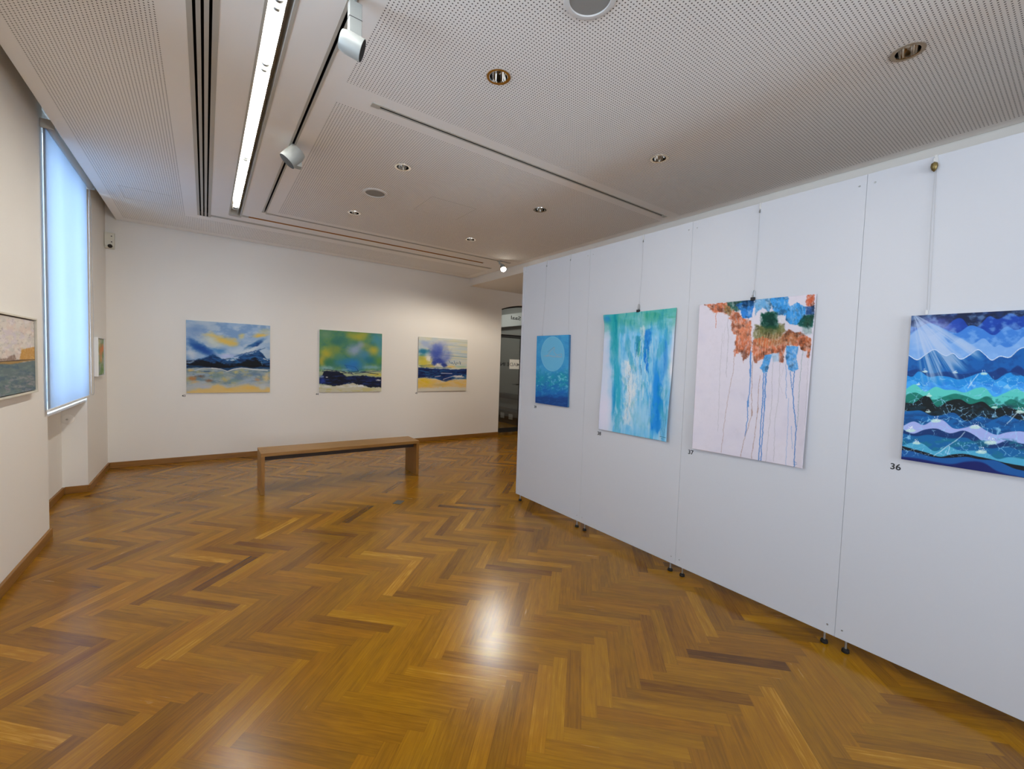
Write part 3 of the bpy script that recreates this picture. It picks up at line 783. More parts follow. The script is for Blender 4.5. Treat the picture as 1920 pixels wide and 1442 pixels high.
    P.below((10, 94, 154), [(235, 1075), (330, 1095), (400, 1085), (480, 1100), (560, 1110), (650, 1105), (720, 1150), (800, 1172), (900, 1160), (985, 1180), (1400, 1180)], soft=4)
    P.mottle((18, 110, 130), 60, 24, 0.45, 0.65, 0.7, 17, mask=sm(1100, 1120, Y))
    P.below((70, 160, 196), [(235, 1158), (300, 1138), (370, 1146), (440, 1192), (540, 1163), (600, 1187), (700, 1188), (780, 1202), (850, 1242), (920, 1230), (985, 1236), (1100, 1250), (1400, 1240)])
    P.below((6, 10, 22), [(230, 1158), (280, 1172), (330, 1185), (400, 1205), (480, 1230), (560, 1214), (640, 1210), (720, 1226), (800, 1242), (900, 1267), (985, 1282), (1100, 1290), (1400, 1300)])
    P.below((16, 82, 150), [(225, 1186), (300, 1194), (380, 1218), (460, 1236), (560, 1236), (650, 1230), (740, 1246), (830, 1252), (985, 1312), (1100, 1320), (1400, 1330)])
    P.below((12, 24, 92), [(225, 1232), (330, 1242), (450, 1266), (560, 1280), (650, 1262), (760, 1268), (850, 1322), (985, 1358), (1400, 1370)], soft=8)
    # pale filaments of light
    rs = np.random.RandomState(5); pts = np.c_[rs.uniform(220, 1420, 330), rs.uniform(690, 1270, 330)]
    Xw = X + (fbm(X/24, Y/24, 31)-0.5)*30; Yw = Y + (fbm(X/24, Y/24, 33)-0.5)*24
    d1 = np.full(X.shape, 1e9); d2 = d1.copy()
    for px, py in pts:
        d = np.hypot(Xw-px, (Yw-py)*1.1); d2 = np.minimum(d2, np.maximum(d1, d)); d1 = np.minimum(d1, d)
    P.lay((150, 204, 236), 0.75*(1-sm(0.6, 3.2, d2-d1))*sm(0.40, 0.55, fbm(X/90, Y/60, 35))*sm(690, 760, Y)*(1-sm(1215, 1240, Y)))
    for a in ([(635, 1065), (590, 1115), (520, 1165), (440, 1225)], [(700, 705), (668, 745), (640, 790)], [(960, 930), (925, 975), (895, 1010)], [(540, 1160), (530, 1215)]):
        P.line((214, 234, 244), a, 2.6, 0.7, jag=6, seed=3)
    # white shell-like caps
    for cx, cy, r in ((376, 690, 20), (558, 696, 17), (732, 703, 24), (335, 768, 15), (403, 838, 20), (398, 938, 18), (447, 995, 34), (290, 1058, 34), (697, 1034, 36), (808, 908, 20), (800, 1134, 42), (330, 1140, 28), (745, 1196, 38), (968, 936, 30)):
        P.ell((190, 222, 214), cx, cy, r, r*0.36, 0.3, 0.85, 0.25, 8, 3)
        P.lay((240, 246, 250), 0.8*((fbm(X/3.5, Y/3.5, 44, 2) > 0.62) & (np.abs(X-cx) < r*0.5) & (Y < cy) & (Y > cy-r*0.9)))
    # fan of light rays from the upper left corner
    dx, dy = X-300, Y-355; r = np.hypot(dx, dy); an = np.degrees(np.arctan2(dy, dx))
    ray = sm(0.34, 0.60, fbm(an/4.5, r/700, 51, 4))
    reach = 330 + 190*fbm(an/5.0, an*0, 53, 2)
    P.lay((176, 194, 220), 0.72*ray*sm(20, 32, an)*(1-sm(76, 86, an))*(1-sm(reach-60, reach+40, r)))
    P.ell((170, 190, 222), 385, 480, 150, 110, 0.9, 0.7, 0.3, 40, 8)
    return P.C

def art_drips(X, Y):      # colour blots at the top of a pale sheet, running down in thin drips
    P = Paint(X, Y, (208, 203, 213))
    P.mottle((198, 194, 208), 160, 160, 0.4, 0.7, 0.5, 1)
    O, BL, DB, G, OL = (199, 104, 64), (48, 142, 214), (18, 72, 140), (14, 74, 62), (112, 110, 62)
    P.pol(O, [(200, 298), (350, 283), (395, 340), (440, 385), (490, 405), (492, 600), (470, 625), (440, 655), (432, 600), (400, 610), (385, 625), (392, 560), (402, 500), (372, 460), (372, 400), (345, 360), (300, 350), (262, 355), (240, 325)], 12, 14, 5, 0.9, 1, 0.45)
    P.pol((214, 140, 104), [(380, 400), (480, 420), (480, 520), (400, 500)], 14, 12, 8, 0.5, 4, 0.6)
    P.pol(G, [(338, 285), (490, 266), (470, 330), (385, 340), (360, 325)], 10, 14, 8, 0.85, 5, 0.25)
    P.pol(OL, [(320, 300), (380, 330), (360, 370), (330, 345)], 10, 14, 8, 0.6, 6)
    P.pol((36, 118, 200), [(395, 300), (505, 262), (505, 318), (490, 383), (435, 383), (428, 340)], 7, 14, 3, 0.95, 7, 0.15)
    P.pol((10, 62, 110), [(430, 275), (510, 266), (506, 310), (440, 310)], 6, 14, 6, 0.9, 8)
    P.pol((84, 156, 206), [(508, 266), (600, 256), (640, 252), (600, 345), (560, 318), (535, 335), (515, 370)], 8, 14, 4, 0.85, 9, 0.3)
    P.pol(BL, [(600, 258), (718, 245), (722, 340), (700, 372), (640, 368), (622, 330)], 8, 14, 3, 0.95, 10, 0.2)
    P.pol(BL, [(705, 325), (770, 288), (822, 312), (822, 400), (785, 425), (730, 424), (700, 392)], 7, 14, 3, 0.95, 11, 0.25)
    P.pol((214, 214, 220), [(640, 372), (690, 360), (700, 420), (660, 400)], 6, 10, 4, 0.8, 3)
    P.pol(OL, [(500, 470), (520, 430), (600, 430), (690, 420), (700, 470), (650, 530), (600, 560), (520, 560)], 12, 16, 10, 0.9, 12, 0.2)
    P.pol((6, 66, 52), [(552, 358), (600, 345), (648, 350), (656, 440), (640, 455), (575, 452), (550, 420)], 10, 12, 9, 1.0, 13)
    P.pol(O, [(500, 520), (560, 500), (640, 520), (700, 480), (720, 452), (765, 480), (790, 470), (835, 500), (855, 560), (800, 560), (760, 555), (705, 555), (690, 600), (688, 660), (664, 660), (655, 600), (600, 610), (560, 640), (540, 650), (512, 664), (500, 600)], 8, 13, 4, 0.9, 14, 0.35)
    P.pol((150, 104, 64), [(560, 480), (700, 470), (790, 480), (770, 540), (640, 560)], 14, 16, 14, 0.6, 15, 0.4)
    P.pol((178, 98, 60), [(785, 545), (800, 510), (830, 500), (858, 510), (858, 585), (820, 592), (795, 580)], 5, 14, 3, 0.95, 16, 0.25)
    P.pol(O, [(838, 575), (856, 575), (846, 635), (832, 628)], 4, 10, 3, 0.9, 17, 0.2)
    P.pol((16, 78, 70), [(770, 425), (815, 366), (876, 360), (868, 440), (840, 450), (800, 440)], 7, 12, 6, 0.95, 18)
    P.pol((18, 62, 120), [(824, 312), (878, 306), (876, 364), (824, 366)], 5, 12, 5, 0.9, 19, 0.2)
    P.pol((188, 88, 54), [(832, 242), (876, 236), (878, 306), (830, 312), (824, 280)], 8, 10, 3, 0.95, 20, 0.3)
    P.pol((120, 156, 150), [(800, 440), (862, 440), (860, 480), (810, 490)], 10, 12, 10, 0.6, 21)
    P.pol((70, 148, 210), [(572, 615), (622, 608), (604, 655), (592, 722), (566, 724), (544, 692), (560, 660)], 6, 14, 3, 0.95, 22, 0.15)
    P.pol((62, 144, 210), [(706, 556), (778, 562), (770, 640), (782, 700), (752, 718), (720, 706), (702, 640)], 6, 14, 3, 0.9, 23, 0.25)
    P.pol((150, 190, 220), [(610, 610), (660, 600), (665, 650), (625, 655)], 6, 12, 6, 0.6, 24)
    pig = np.clip(np.abs(P.C - np.array((205, 201, 212.))).sum(-1)/150, 0, 1)
    pool = fbm(X/34, Y/30, 71, 5); fine = fbm(X/8, Y/16, 72, 4)
    P.C = P.C*(1 - (pig*(0.34*sm(0.46, 0.72, pool) + 0.16*sm(0.5, 0.75, fine)))[..., None])
    P.lay((226, 222, 226), pig*0.30*sm(0.56, 0.74, fbm(X/20, Y/26, 73, 5)))
    P.pol((8, 50, 44), [(566, 372), (640, 362), (644, 430), (580, 440)], 10, 14, 14, 0.6, 74)
    P.pol((70, 84, 40), [(540, 440), (680, 436), (660, 480), (560, 490)], 14, 14, 16, 0.55, 75)
    P.pol((40, 60, 30), [(820, 380), (868, 376), (862, 430), (812, 436)], 10, 14, 12, 0.4, 76)
    # combed scratches
    for i in range(9):
        x = 540+i*17; P.line((190, 176, 140), [(x, 475+i % 3*8), (x-14, 560+i % 2*20)], 2.2, 0.5)
    for i in range(7):
        x = 508+i*14; P.line((224, 150, 110), [(x, 530), (x-4, 640-i*6)], 2.4, 0.45)
    b1, b2, br, gy = (66, 122, 186), (90, 140, 196), (150, 118, 104), (168, 166, 172)
    for c, w, a, pts in (
        (b1, 3.0, 0.85, [(490, 590), (488, 740), (480, 870), (470, 900), (470, 1000), (455, 1110)]),
        (b1, 4.5, 0.8, [(488, 600), (486, 745)]), (b1, 4, 0.8, [(474, 890), (473, 930)]),
        (b1, 3.2, 0.95, [(568, 726), (562, 900), (548, 1100), (541, 1256)]), (b1, 3.2, 0.95, [(584, 726), (576, 900), (562, 1100), (552, 1258)]),
        (b2, 2.4, 0.8, [(576, 726), (570, 930)]),
        (b1, 3.2, 0.95, [(755, 714), (745, 840), (756, 950), (768, 1050), (757, 1298)]), (b1, 2.6, 0.85, [(728, 716), (745, 840)]),
        (br, 2.0, 0.7, [(545, 740), (535, 830), (534, 950), (495, 1246)]), (br, 4, 0.6, [(534, 940), (532, 965)]),
        (br, 2.2, 0.65, [(500, 650), (495, 830), (497, 980), (450, 1130), (430, 1230)]), (br, 4.5, 0.6, [(496, 950), (497, 985)]),
        (gy, 1.6, 0.6, [(315, 480), (302, 700), (290, 1080)]), (gy, 1.8, 0.75, [(352, 350), (345, 430), (352, 500), (345, 600), (340, 750)]),
        (br, 1.6, 0.6, [(388, 620), (380, 720), (340, 940), (310, 1206)]), (O, 2.0, 0.7, [(276, 350), (273, 445)]),
        (gy, 1.8, 0.8, [(626, 640), (618, 760), (618, 880), (600, 1100), (582, 1262)]), (gy, 1.8, 0.7, [(668, 620), (660, 850), (640, 1000), (630, 1262)]),
        ((140, 156, 160), 2.0, 0.85, [(806, 590), (788, 800), (775, 1052)]), (b2, 2, 0.7, [(706, 650), (706, 880)]),
        (gy, 1.6, 0.6, [(842, 640), (815, 1300)]), (b2, 2, 0.6, [(740, 1050), (745, 1186)]), (b2, 1.8, 0.5, [(720, 880), (716, 1050), (705, 1286)]),
        (gy, 1.4, 0.5, [(690, 690), (665, 790), (685, 850)]), (gy, 1.2, 0.5, [(330, 440), (318, 560)]),
        (b1, 1.6, 0.7, [(752, 1262), (775, 1270)]), (b1, 1.6, 0.7, [(756, 1280), (776, 1278)])):
        P.line(c, pts, w, a, jag=5, seed=int(pts[0][0]))
    return P.C

def art_aqua(X, Y):       # turquoise veils running downwards
    P = Paint(X, Y, (196, 206, 226))
    st = fbm(X/26, Y/260, 3, 5); st2 = fbm(X/11, Y/150, 8, 4)
    wob = (fbm(X/120, Y/120, 12)-0.5)*70
    inside_ = sm(745, 830, X+wob)*(1-sm(1240, 1300, X+wob*0.6))
    P.lay((122, 190, 226), inside_*0.92)
    P.lay((84, 176, 222), inside_*sm(0.45, 0.7, st)*0.85)
    P.lay((176, 206, 228), inside_*sm(0.52, 0.75, st2)*0.6)
    # green crown
    top = 1-sm(130, 330, Y + (fbm(X/90, Y/60, 5)-0.5)*150 + (X-950)*0.07)
    P.lay((84, 172, 164), top*0.95)
    P.mottle((60, 158, 128), 120, 60, 0.4, 0.65, 0.7, 21, mask=1-sm(120, 250, Y))
    P.ell((20, 120, 190), 775, 160, 40, 42, 0.9, 0.7, 0.3)
    P.lay((20, 150, 158), sm(0.1, 0.8, 1-np.abs(X-822+wob*0.25)/50+(st-0.5)*0.9)*(1-sm(330, 600, Y))*0.85)
    P.lay((40, 160, 186), sm(0.2, 0.9, 1-np.abs(X-832+wob*0.3)/52+(st-0.5)*1.3)*sm(430, 560, Y)*(1-sm(820, 1000, Y))*0.9)
    P.lay((30, 140, 190), sm(0.3, 0.8, 1-np.abs(X-812)/30)*sm(600, 720, Y)*(1-sm(900, 1050, Y))*0.6)
    # deep blue column at right
    band = 1-np.abs(X-(1165+18*np.sin(Y/190))+wob*0.35)/70
    P.lay((24, 132, 214), sm(0.05, 0.7, band+ (st-0.5)*0.9)*sm(380, 640, Y)*(1-sm(1010, 1120, Y))*0.95)
    P.lay((0, 120, 205), sm(0.3, 0.9, 1-np.abs(X-1175+wob*0.2)/40)*sm(560, 720, Y)*0.7*(1-sm(980, 1080, Y)))
    P.lay((60, 140, 210), sm(0.2, 0.8, 1-np.abs(X-1225)/34)*sm(250, 400, Y)*(1-sm(520, 640, Y))*0.8)
    P.pol((22, 118, 200), [(1055, 250), (1105, 230), (1100, 330), (1090, 400), (1060, 385), (1050, 300)], 14, 22, 12, 0.9, 31, 0.2)
    P.pol((24, 120, 206), [(1048, 380), (1092, 380), (1085, 480), (1090, 590), (1070, 560), (1048, 470)], 9, 18, 5, 0.9, 32, 0.2)
    P.pol((30, 130, 160), [(985, 290), (1030, 300), (1030, 430), (1010, 470), (990, 430)], 10, 16, 7, 0.8, 33, 0.3)
    P.pol((60, 160, 130), [(1005, 330), (1028, 330), (1020, 430), (1005, 460)], 8, 14, 6, 0.6, 36)
    # white veils
    P.pol((222, 222, 224), [(885, 490), (915, 480), (985, 540), (990, 700), (975, 880), (940, 1000), (905, 1010), (880, 960), (905, 760), (890, 600)], 30, 30, 22, 0.85, 34, 0.45)
    P.lay((150, 200, 226), 0.6*sm(0.5, 0.68, fbm(X/9, Y/90, 61))*sm(860, 890, X)*(1-sm(1000, 1030, X))*sm(520, 640, Y)*(1-sm(960, 1040, Y)))
    P.pol((206, 214, 212), [(1020, 230), (1050, 215), (1056, 260), (1048, 330), (1030, 300)], 10, 18, 10, 0.85, 35)
    for k, (x0, y0, x1, y1) in enumerate(((1030, 300, 1005, 480), (1046, 310, 1030, 520), (990, 420, 1010, 720), (965, 430, 975, 560), (1075, 400, 1060, 560), (1028, 520, 1020, 720), (1060, 560, 1090, 680), (1048, 640, 1040, 800), (935, 400, 925, 520))):
        P.line((214, 226, 226), [(x0, y0), ((x0+x1)/2+4, (y0+y1)/2), (x1, y1)], 3.6, 0.55, jag=8, seed=k)
    for k, (x0, y0, x1, y1) in enumerate(((1000, 350, 985, 460), (1055, 350, 1046, 420), (1075, 330, 1088, 400), (1020, 520, 1030, 600))):
        P.line((16, 96, 150), [(x0, y0), (x1, y1)], 2.6, 0.6, jag=6, seed=k+20)
    P.line((80, 110, 130), [(950, 540), (925, 680), (940, 760), (905, 940)], 1.2, 0.7, jag=10, seed=4)
    P.line((80, 110, 130), [(935, 540), (928, 640)], 1.0, 0.6, jag=6, seed=5)
    P.C = P.C - (inside_*(sm(0.5, 0.8, fbm(X/16, Y/70, 81, 5))*34))[..., None]*np.array((1.0, 0.55, 0.2))
    P.lay((44, 150, 176), 0.45*inside_*sm(0.52, 0.72, fbm(X/40, Y/110, 82, 5)))
    P.lay((206, 216, 226), 0.5*sm(0.55, 0.75, fbm(X/30, Y/140, 83, 5))*(0.4+0.6*sm(500, 800, Y)))
    # lower washes
    P.ell((160, 204, 230), 1030, 940, 110, 150, 0.9, 0.75, 0.3, 60, 41)
    P.ell((112, 184, 226), 980, 1070, 190, 60, 0.9, 0.7, 0.4, 60, 42)
    P.ell((210, 208, 226), 735, 900, 60, 200, 0.9, 0.9, 0.3, 70, 43)
    P.ell((222, 222, 226), 1275, 560, 36, 150, 0.9, 0.9, 0.3, 60, 44)
    P.ell((120, 190, 226), 1215, 1060, 34, 80, 0.9, 0.7, 0.3, 40, 45)
    P.pol((24, 130, 210), [(1165, 980), (1200, 960), (1195, 1030), (1168, 1075), (1155, 1050)], 8, 18, 8, 0.8, 46)
    for x0 in (1190, 1205, 1222): P.line((40, 120, 170), [(x0+20, 960), (x0, 1100)], 2.5, 0.5, jag=8, seed=x0)
    P.line((30, 60, 90), [(1190, 1095), (1245, 1105)], 1.4, 0.8, jag=5); P.line((30, 60, 90), [(1200, 1112), (1225, 1118)], 1.2, 0.7, jag=5)
    return P.C

def art_moon(X, Y):       # pale oval over a mottled blue ground
    P = Paint(X, Y, (58, 148, 200))
    P.mottle((40, 130, 190), 60, 60, 0.4, 0.65, 0.6, 1)
    P.mottle((80, 164, 206), 14, 14, 0.55, 0.75, 0.4, 2)
    d = np.hypot((X-325)/94, (Y-440)/(138 + 0*Y))
    P.lay((104, 176, 210), 0.9*(1-sm(0.97, 1.01, d)))
    P.lay((142, 196, 216), 0.6*np.exp(-((d-0.985)/0.018)**2))
    P.line((150, 158, 176), [(255, 455), (275, 460), (290, 440), (335, 388), (338, 425), (360, 450), (395, 440), (400, 465), (330, 465), (300, 455), (262, 460)], 2.4, 0.75, jag=8)
    P.line((96, 110, 150), [(285, 425), (335, 385)], 1.6, 0.7); P.line((170, 160, 180), [(270, 450), (395, 462)], 2.5, 0.5, jag=8)
    low = sm(545, 640, Y + (fbm(X/40, Y/40, 3)-0.5)*90)
    P.lay((24, 128, 172), low); P.mottle((20, 146, 166), 26, 16, 0.45, 0.62, 0.8, 5, mask=low)
    P.mottle((120, 190, 210), 15, 12, 0.54, 0.7, 0.8, 7, mask=low*(1-sm(700, 790, Y)))
    P.mottle((16, 100, 176), 30, 18, 0.48, 0.62, 0.8, 9, mask=sm(620, 720, Y))
    P.lay((12, 92, 168), sm(660, 760, Y + (fbm(X/30, Y/24, 11)-0.5)*60)*0.8)
    P.mottle((60, 140, 200), 16, 12, 0.55, 0.7, 0.5, 13, mask=sm(690, 720, Y)*(1-sm(760, 800, Y)))
    P.lay((14, 54, 120), sm(755, 800, Y + (fbm(X/40, Y/14, 15)-0.5)*50)*0.85); P.mottle((24, 84, 150), 24, 12, 0.5, 0.66, 0.6, 17, mask=sm(790, 810, Y))
    P.lay((36, 110, 160), 0.6*sm(448, 455, X))
    return P.C

def art_bay(X, Y):        # storm sky, dark hills, sandy shore
    wx = X + (fbm(X/130, Y/70, 1)-0.5)*90; wy = Y + (fbm(X/150, Y/80, 2)-0.5)*70
    P = Paint(X, Y, (156, 184, 212))
    P.mottle((120, 156, 200), 160, 90, 0.42, 0.66, 0.8, 3); P.mottle((190, 206, 216), 140, 60, 0.45, 0.7, 0.7, 4)
    Q = Paint(wx, wy, (0, 0, 0)); Q.C = P.C
    Q.ell((120, 152, 198), 330, 290, 200, 110, 0.9, 0.7); Q.ell((214, 218, 200), 560, 420, 190, 90, 0.9, 0.85, ang=0.35)
    Q.ell((226, 204, 128), 560, 350, 130, 36, 0.9, 0.85, ang=0.15); Q.ell((228, 194, 96), 740, 420, 190, 56, 0.9, 1.0, ang=0.3); Q.ell((226, 190, 92), 840, 450, 90, 50, 0.9, 0.8)
    Q.ell((222, 206, 130), 950, 370, 60, 46, 0.9, 0.8); Q.ell((232, 192, 88), 1210, 350, 110, 34, 0.9, 0.95, ang=-0.1); Q.ell((214, 206, 150), 1270, 290, 90, 40, 0.9, 0.6)
    Q.ell((196, 212, 224), 900, 560, 260, 60, 0.9, 0.8, ang=-0.25)
    Q.ell((34, 92, 168), 350, 500, 190, 70, 0.8, 0.95, ang=0.55); Q.ell((22, 76, 156), 470, 560, 180, 52, 0.8, 0.9, ang=0.5); Q.ell((60, 110, 180), 280, 420, 90, 40, 0.9, 0.8, ang=0.5)
    Q.ell((64, 132, 196), 660, 570, 150, 44, 0.9, 0.8, ang=0.1)
    Q.ell((206, 214, 220), 290, 610, 90, 70, 0.9, 0.8); Q.ell((200, 205, 236), 770, 640, 120, 34, 0.9, 0.85)
    Q.ell((30, 88, 150), 1130, 480, 170, 30, 0.8, 0.9, ang=-0.5); Q.ell((20, 60, 120), 1180, 470, 80, 18, 0.8, 0.8, ang=-0.5)
    Q.ell((214, 222, 228), 1090, 540, 190, 30, 0.9, 0.85, ang=-0.35); Q.ell((176, 200, 222), 1270, 540, 80, 90, 0.9, 0.7)
    P.C = Q.C
    T1 = [(205, 772), (330, 705), (420, 662), (500, 640), (560, 618), (640, 640), (700, 672), (780, 688), (860, 690), (950, 628), (1050, 605), (1150, 578), (1200, 562), (1250, 610), (1290, 660), (1345, 690)]
    P.below((22, 74, 128), T1, 10, 0.95, 20, 40, 5)
    P.mottle((40, 104, 158), 90, 18, 0.5, 0.66, 0.6, 25, mask=sm(0, 14, Y-smooth_interp(X, *zip(*T1)))); P.mottle((10, 40, 84), 70, 16, 0.5, 0.64, 0.7, 26, mask=sm(0, 14, Y-smooth_interp(X, *zip(*T1))))
    T2 = [(205, 780), (280, 745), (360, 690), (460, 680), (560, 720), (640, 715), (740, 752), (860, 750), (960, 715), (1060, 675), (1160, 665), (1230, 730), (1345, 760)]
    P.below((4, 9, 22), T2, 16, 0.98, 24, 36, 6)
    P.below((26, 70, 112), [(205, 772), (400, 762), (600, 790), (800, 792), (950, 768), (1100, 790), (1345, 740)], 8, 0.9, 10, 40, 7)
    P.line((120, 170, 205), [(1185, 660), (1225, 700), (1240, 760)], 5, 0.6, jag=8); P.line((228, 232, 236), [(1255, 665), (1310, 685)], 8, 0.8, jag=6)
    for k in range(9):
        x = 620+k*30; P.line((180, 196, 232), [(x, 600+k*6), (x+70, 650+(k % 3)*8)], 4, 0.55, jag=10, seed=k)
    P.mottle((2, 4, 14), 160, 16, 0.42, 0.6, 0.85, 61, mask=sm(680, 740, wy)*(1-sm(770, 790, Y)))
    for k in range(10):
        x = 260+k*105; P.line((30, 96, 160) if k % 2 else (12, 30, 70), [(x, 700-(k % 4)*16), (x+60, 690-(k % 3)*14), (x+130, 712-(k % 5)*12)], 7, 0.55, jag=14, seed=k+40)
    for k in range(6):
        x = 860+k*60; P.line((20, 60, 120), [(x, 640-k*14), (x+110, 600-k*16)], 6, 0.5, jag=10, seed=k+60)
    S = [(205, 800), (340, 792), (500, 790), (640, 800), (760, 835), (850, 805), (960, 790), (1100, 800), (1345, 802)]
    sm_ = lambda y: y
    P.below((146, 160, 162), S, 6, 1.0, 8, 40, 8)
    low = sm(0, 20, Y-smooth_interp(X, *zip(*S)))
    P.mottle((108, 136, 150), 110, 34, 0.42, 0.62, 0.8, 9, mask=low); P.mottle((176, 172, 128), 90, 40, 0.46, 0.66, 0.8, 10, mask=low)
    P.mottle((160, 176, 190), 100, 30, 0.48, 0.66, 0.7, 12, mask=low)
    P.line((236, 234, 226), [(560, 795), (680, 808), (770, 838), (860, 806), (960, 792), (1120, 812), (1310, 825)], 6, 0.8, jag=5)
    P.line((226, 226, 222), [(330, 830), (440, 795), (620, 800)], 5, 0.6, jag=6)
    for cx, cy, rx, ry, c in ((270, 826, 60, 22, (214, 180, 110)), (480, 840, 90, 14, (64, 92, 120)), (410, 905, 70, 26, (110, 84, 66)), (300, 935, 70, 34, (178, 122, 70)), (520, 965, 56, 26, (138, 100, 72)), (330, 985, 70, 26, (214, 170, 104)),
                          (640, 900, 130, 50, (122, 146, 138)), (880, 850, 60, 30, (214, 196, 118)), (960, 920, 120, 40, (112, 136, 156)), (1160, 880, 120, 26, (98, 126, 156)), (1170, 950, 60, 26, (186, 146, 110)), (1290, 920, 60, 60, (220, 196, 138)), (1060, 950, 100, 40, (160, 176, 192)), (860, 960, 90, 30, (120, 150, 150)), (740, 950, 70, 40, (200, 180, 110))):
        P.ell(c, cx, cy, rx, ry, 0.9, 0.85, 0.5, 30, int(cx))
    P.below((192, 196, 198), [(205, 1010), (400, 985), (600, 1005), (800, 1030), (1000, 1000), (1345, 990)], 30, 0.75, 20, 60, 14)
    P.below((226, 190, 112), [(205, 1100), (400, 1075), (560, 1040), (640, 1020), (760, 1060), (900, 1040), (1050, 1020), (1180, 1050), (1345, 1060)], 26, 0.9, 22, 70, 15)
    P.ell((196, 202, 196), 1245, 1050, 60, 50, 0.6, 0.8, 0.2); P.ell((186, 192, 204), 480, 1050, 110, 26, 0.9, 0.7, 0.4); P.ell((232, 184, 84), 1090, 1060, 120, 26, 0.9, 0.7, 0.4); P.ell((230, 180, 80), 790, 1080, 90, 22, 0.9, 0.6, 0.4)
    return P.C

def art_green(X, Y):      # green and yellow haze over a dark shore
    P = Paint(X, Y, (84, 138, 104))
    P.mottle((64, 124, 110), 90, 70, 0.42, 0.66, 0.8, 1); P.mottle((110, 150, 84), 90, 60, 0.46, 0.68, 0.6, 2)
    for cx, cy, rx, ry, c, a in ((230, 270, 70, 60, (120, 156, 120), 0.7), (570, 285, 120, 60, (176, 172, 62), 0.9), (640, 260, 60, 30, (170, 168, 70), 0.6), (470, 270, 50, 40, (150, 160, 70), 0.6), (770, 310, 90, 80, (70, 146, 176), 0.85), (800, 420, 50, 120, (78, 148, 170), 0.8),
                             (240, 470, 90, 80, (190, 178, 58), 0.9), (190, 550, 40, 70, (200, 176, 60), 0.9), (330, 430, 90, 70, (134, 152, 72), 0.7), (360, 340, 90, 50, (52, 116, 108), 0.8), (730, 430, 80, 60, (190, 178, 66), 0.95), (650, 380, 70, 40, (140, 158, 96), 0.7),
                             (540, 430, 100, 80, (148, 168, 196), 0.95), (600, 370, 50, 40, (146, 164, 180), 0.7), (640, 480, 90, 60, (76, 140, 178), 0.85), (700, 540, 80, 50, (30, 112, 140), 0.85), (790, 540, 40, 50, (96, 148, 70), 0.85), (520, 570, 150, 80, (44, 128, 194), 0.95), (400, 560, 90, 50, (42, 124, 168), 0.8), (260, 560, 70, 50, (56, 122, 84), 0.8), (380, 500, 60, 40, (80, 140, 130), 0.6)):
        P.ell(c, cx, cy, rx, ry, 0.95, a, 0.25, 50, int(cx+cy))
    P.ell((150, 190, 196), 230, 625, 110, 30, 0.9, 0.8, 0.4, 30, 5); P.ell((126, 176, 208), 720, 610, 120, 30, 0.9, 0.7, 0.4, 30, 6); P.ell((60, 130, 196), 520, 630, 70, 50, 0.9, 0.8, 0.3, 30, 7)
    P.below((184, 190, 150), [(150, 655), (300, 640), (500, 670), (700, 645), (830, 640)], 10, 0.85, 14, 30, 8)
    P.ell((214, 196, 76), 760, 690, 90, 20, 0.9, 0.9, 0.3, 30, 9); P.ell((96, 150, 160), 600, 660, 60, 14, 0.9, 0.7, 0.3, 20, 10)
    for a in ([(440, 600), (470, 650), (520, 690)], [(430, 590), (540, 610), (575, 655)], [(210, 635), (330, 650), (430, 660)], [(600, 660), (720, 655), (815, 650)]): P.line((18, 40, 90), a, 3.5, 0.75, jag=8)
    P.below((10, 18, 44), [(150, 730), (185, 716), (205, 668), (240, 656), (300, 655), (360, 662), (400, 676), (430, 700), (500, 708), (560, 706), (620, 700), (690, 708), (760, 716), (830, 714)], 6, 1.0, 12, 26, 11, until=[(150, 790), (240, 800), (340, 815), (480, 785), (600, 800), (700, 825), (830, 830)])
    P.ell((34, 62, 150), 195, 760, 45, 36, 0.8, 0.9, 0.4, 20, 12); P.ell((20, 40, 110), 720, 740, 90, 30, 0.9, 0.7, 0.4, 20, 13); P.ell((4, 8, 20), 340, 740, 90, 50, 0.9, 0.8, 0.3, 20, 14)
    P.ell((224, 226, 224), 190, 715, 22, 12, 0.5, 0.9, 0.5, 10, 15); P.ell((220, 222, 224), 785, 748, 34, 10, 0.5, 0.9, 0.5, 10, 16); P.ell((226, 226, 222), 240, 720, 14, 6, 0.5, 0.9)
    for k in range(8):
        x = 190+k*70; P.line((10, 24, 60), [(x, 660+(k % 3)*9), (x+110, 655+(k % 4)*10)], 4, 0.7, jag=10, seed=k+30)
    P.ell((40, 116, 190), 500, 610, 110, 54, 0.9, 0.75, 0.35, 30, 33); P.ell((120, 170, 206), 440, 640, 80, 18, 0.9, 0.7, 0.5, 20, 34)
    P.mottle((30, 60, 130), 60, 14, 0.5, 0.66, 0.6, 35, mask=sm(690, 710, Y)*(1-sm(790, 810, Y)))
    B = [(150, 795), (240, 806), (340, 815), (420, 800), (520, 785), (600, 806), (700, 826), (830, 832)]
    P.below((204, 200, 174), B, 5, 1.0, 14, 18, 17)
    low = sm(0, 10, Y-smooth_interp(X, *zip(*B)))
    P.mottle((226, 228, 226), 40, 16, 0.5, 0.62, 0.8, 18, mask=low*(1-sm(815, 840, Y))); P.mottle((196, 186, 110), 70, 20, 0.5, 0.66, 0.6, 19, mask=low*sm(820, 840, Y))
    P.ell((232, 234, 238), 605, 808, 40, 14, 0.5, 0.9, 0.5, 10, 20)
    return P.C

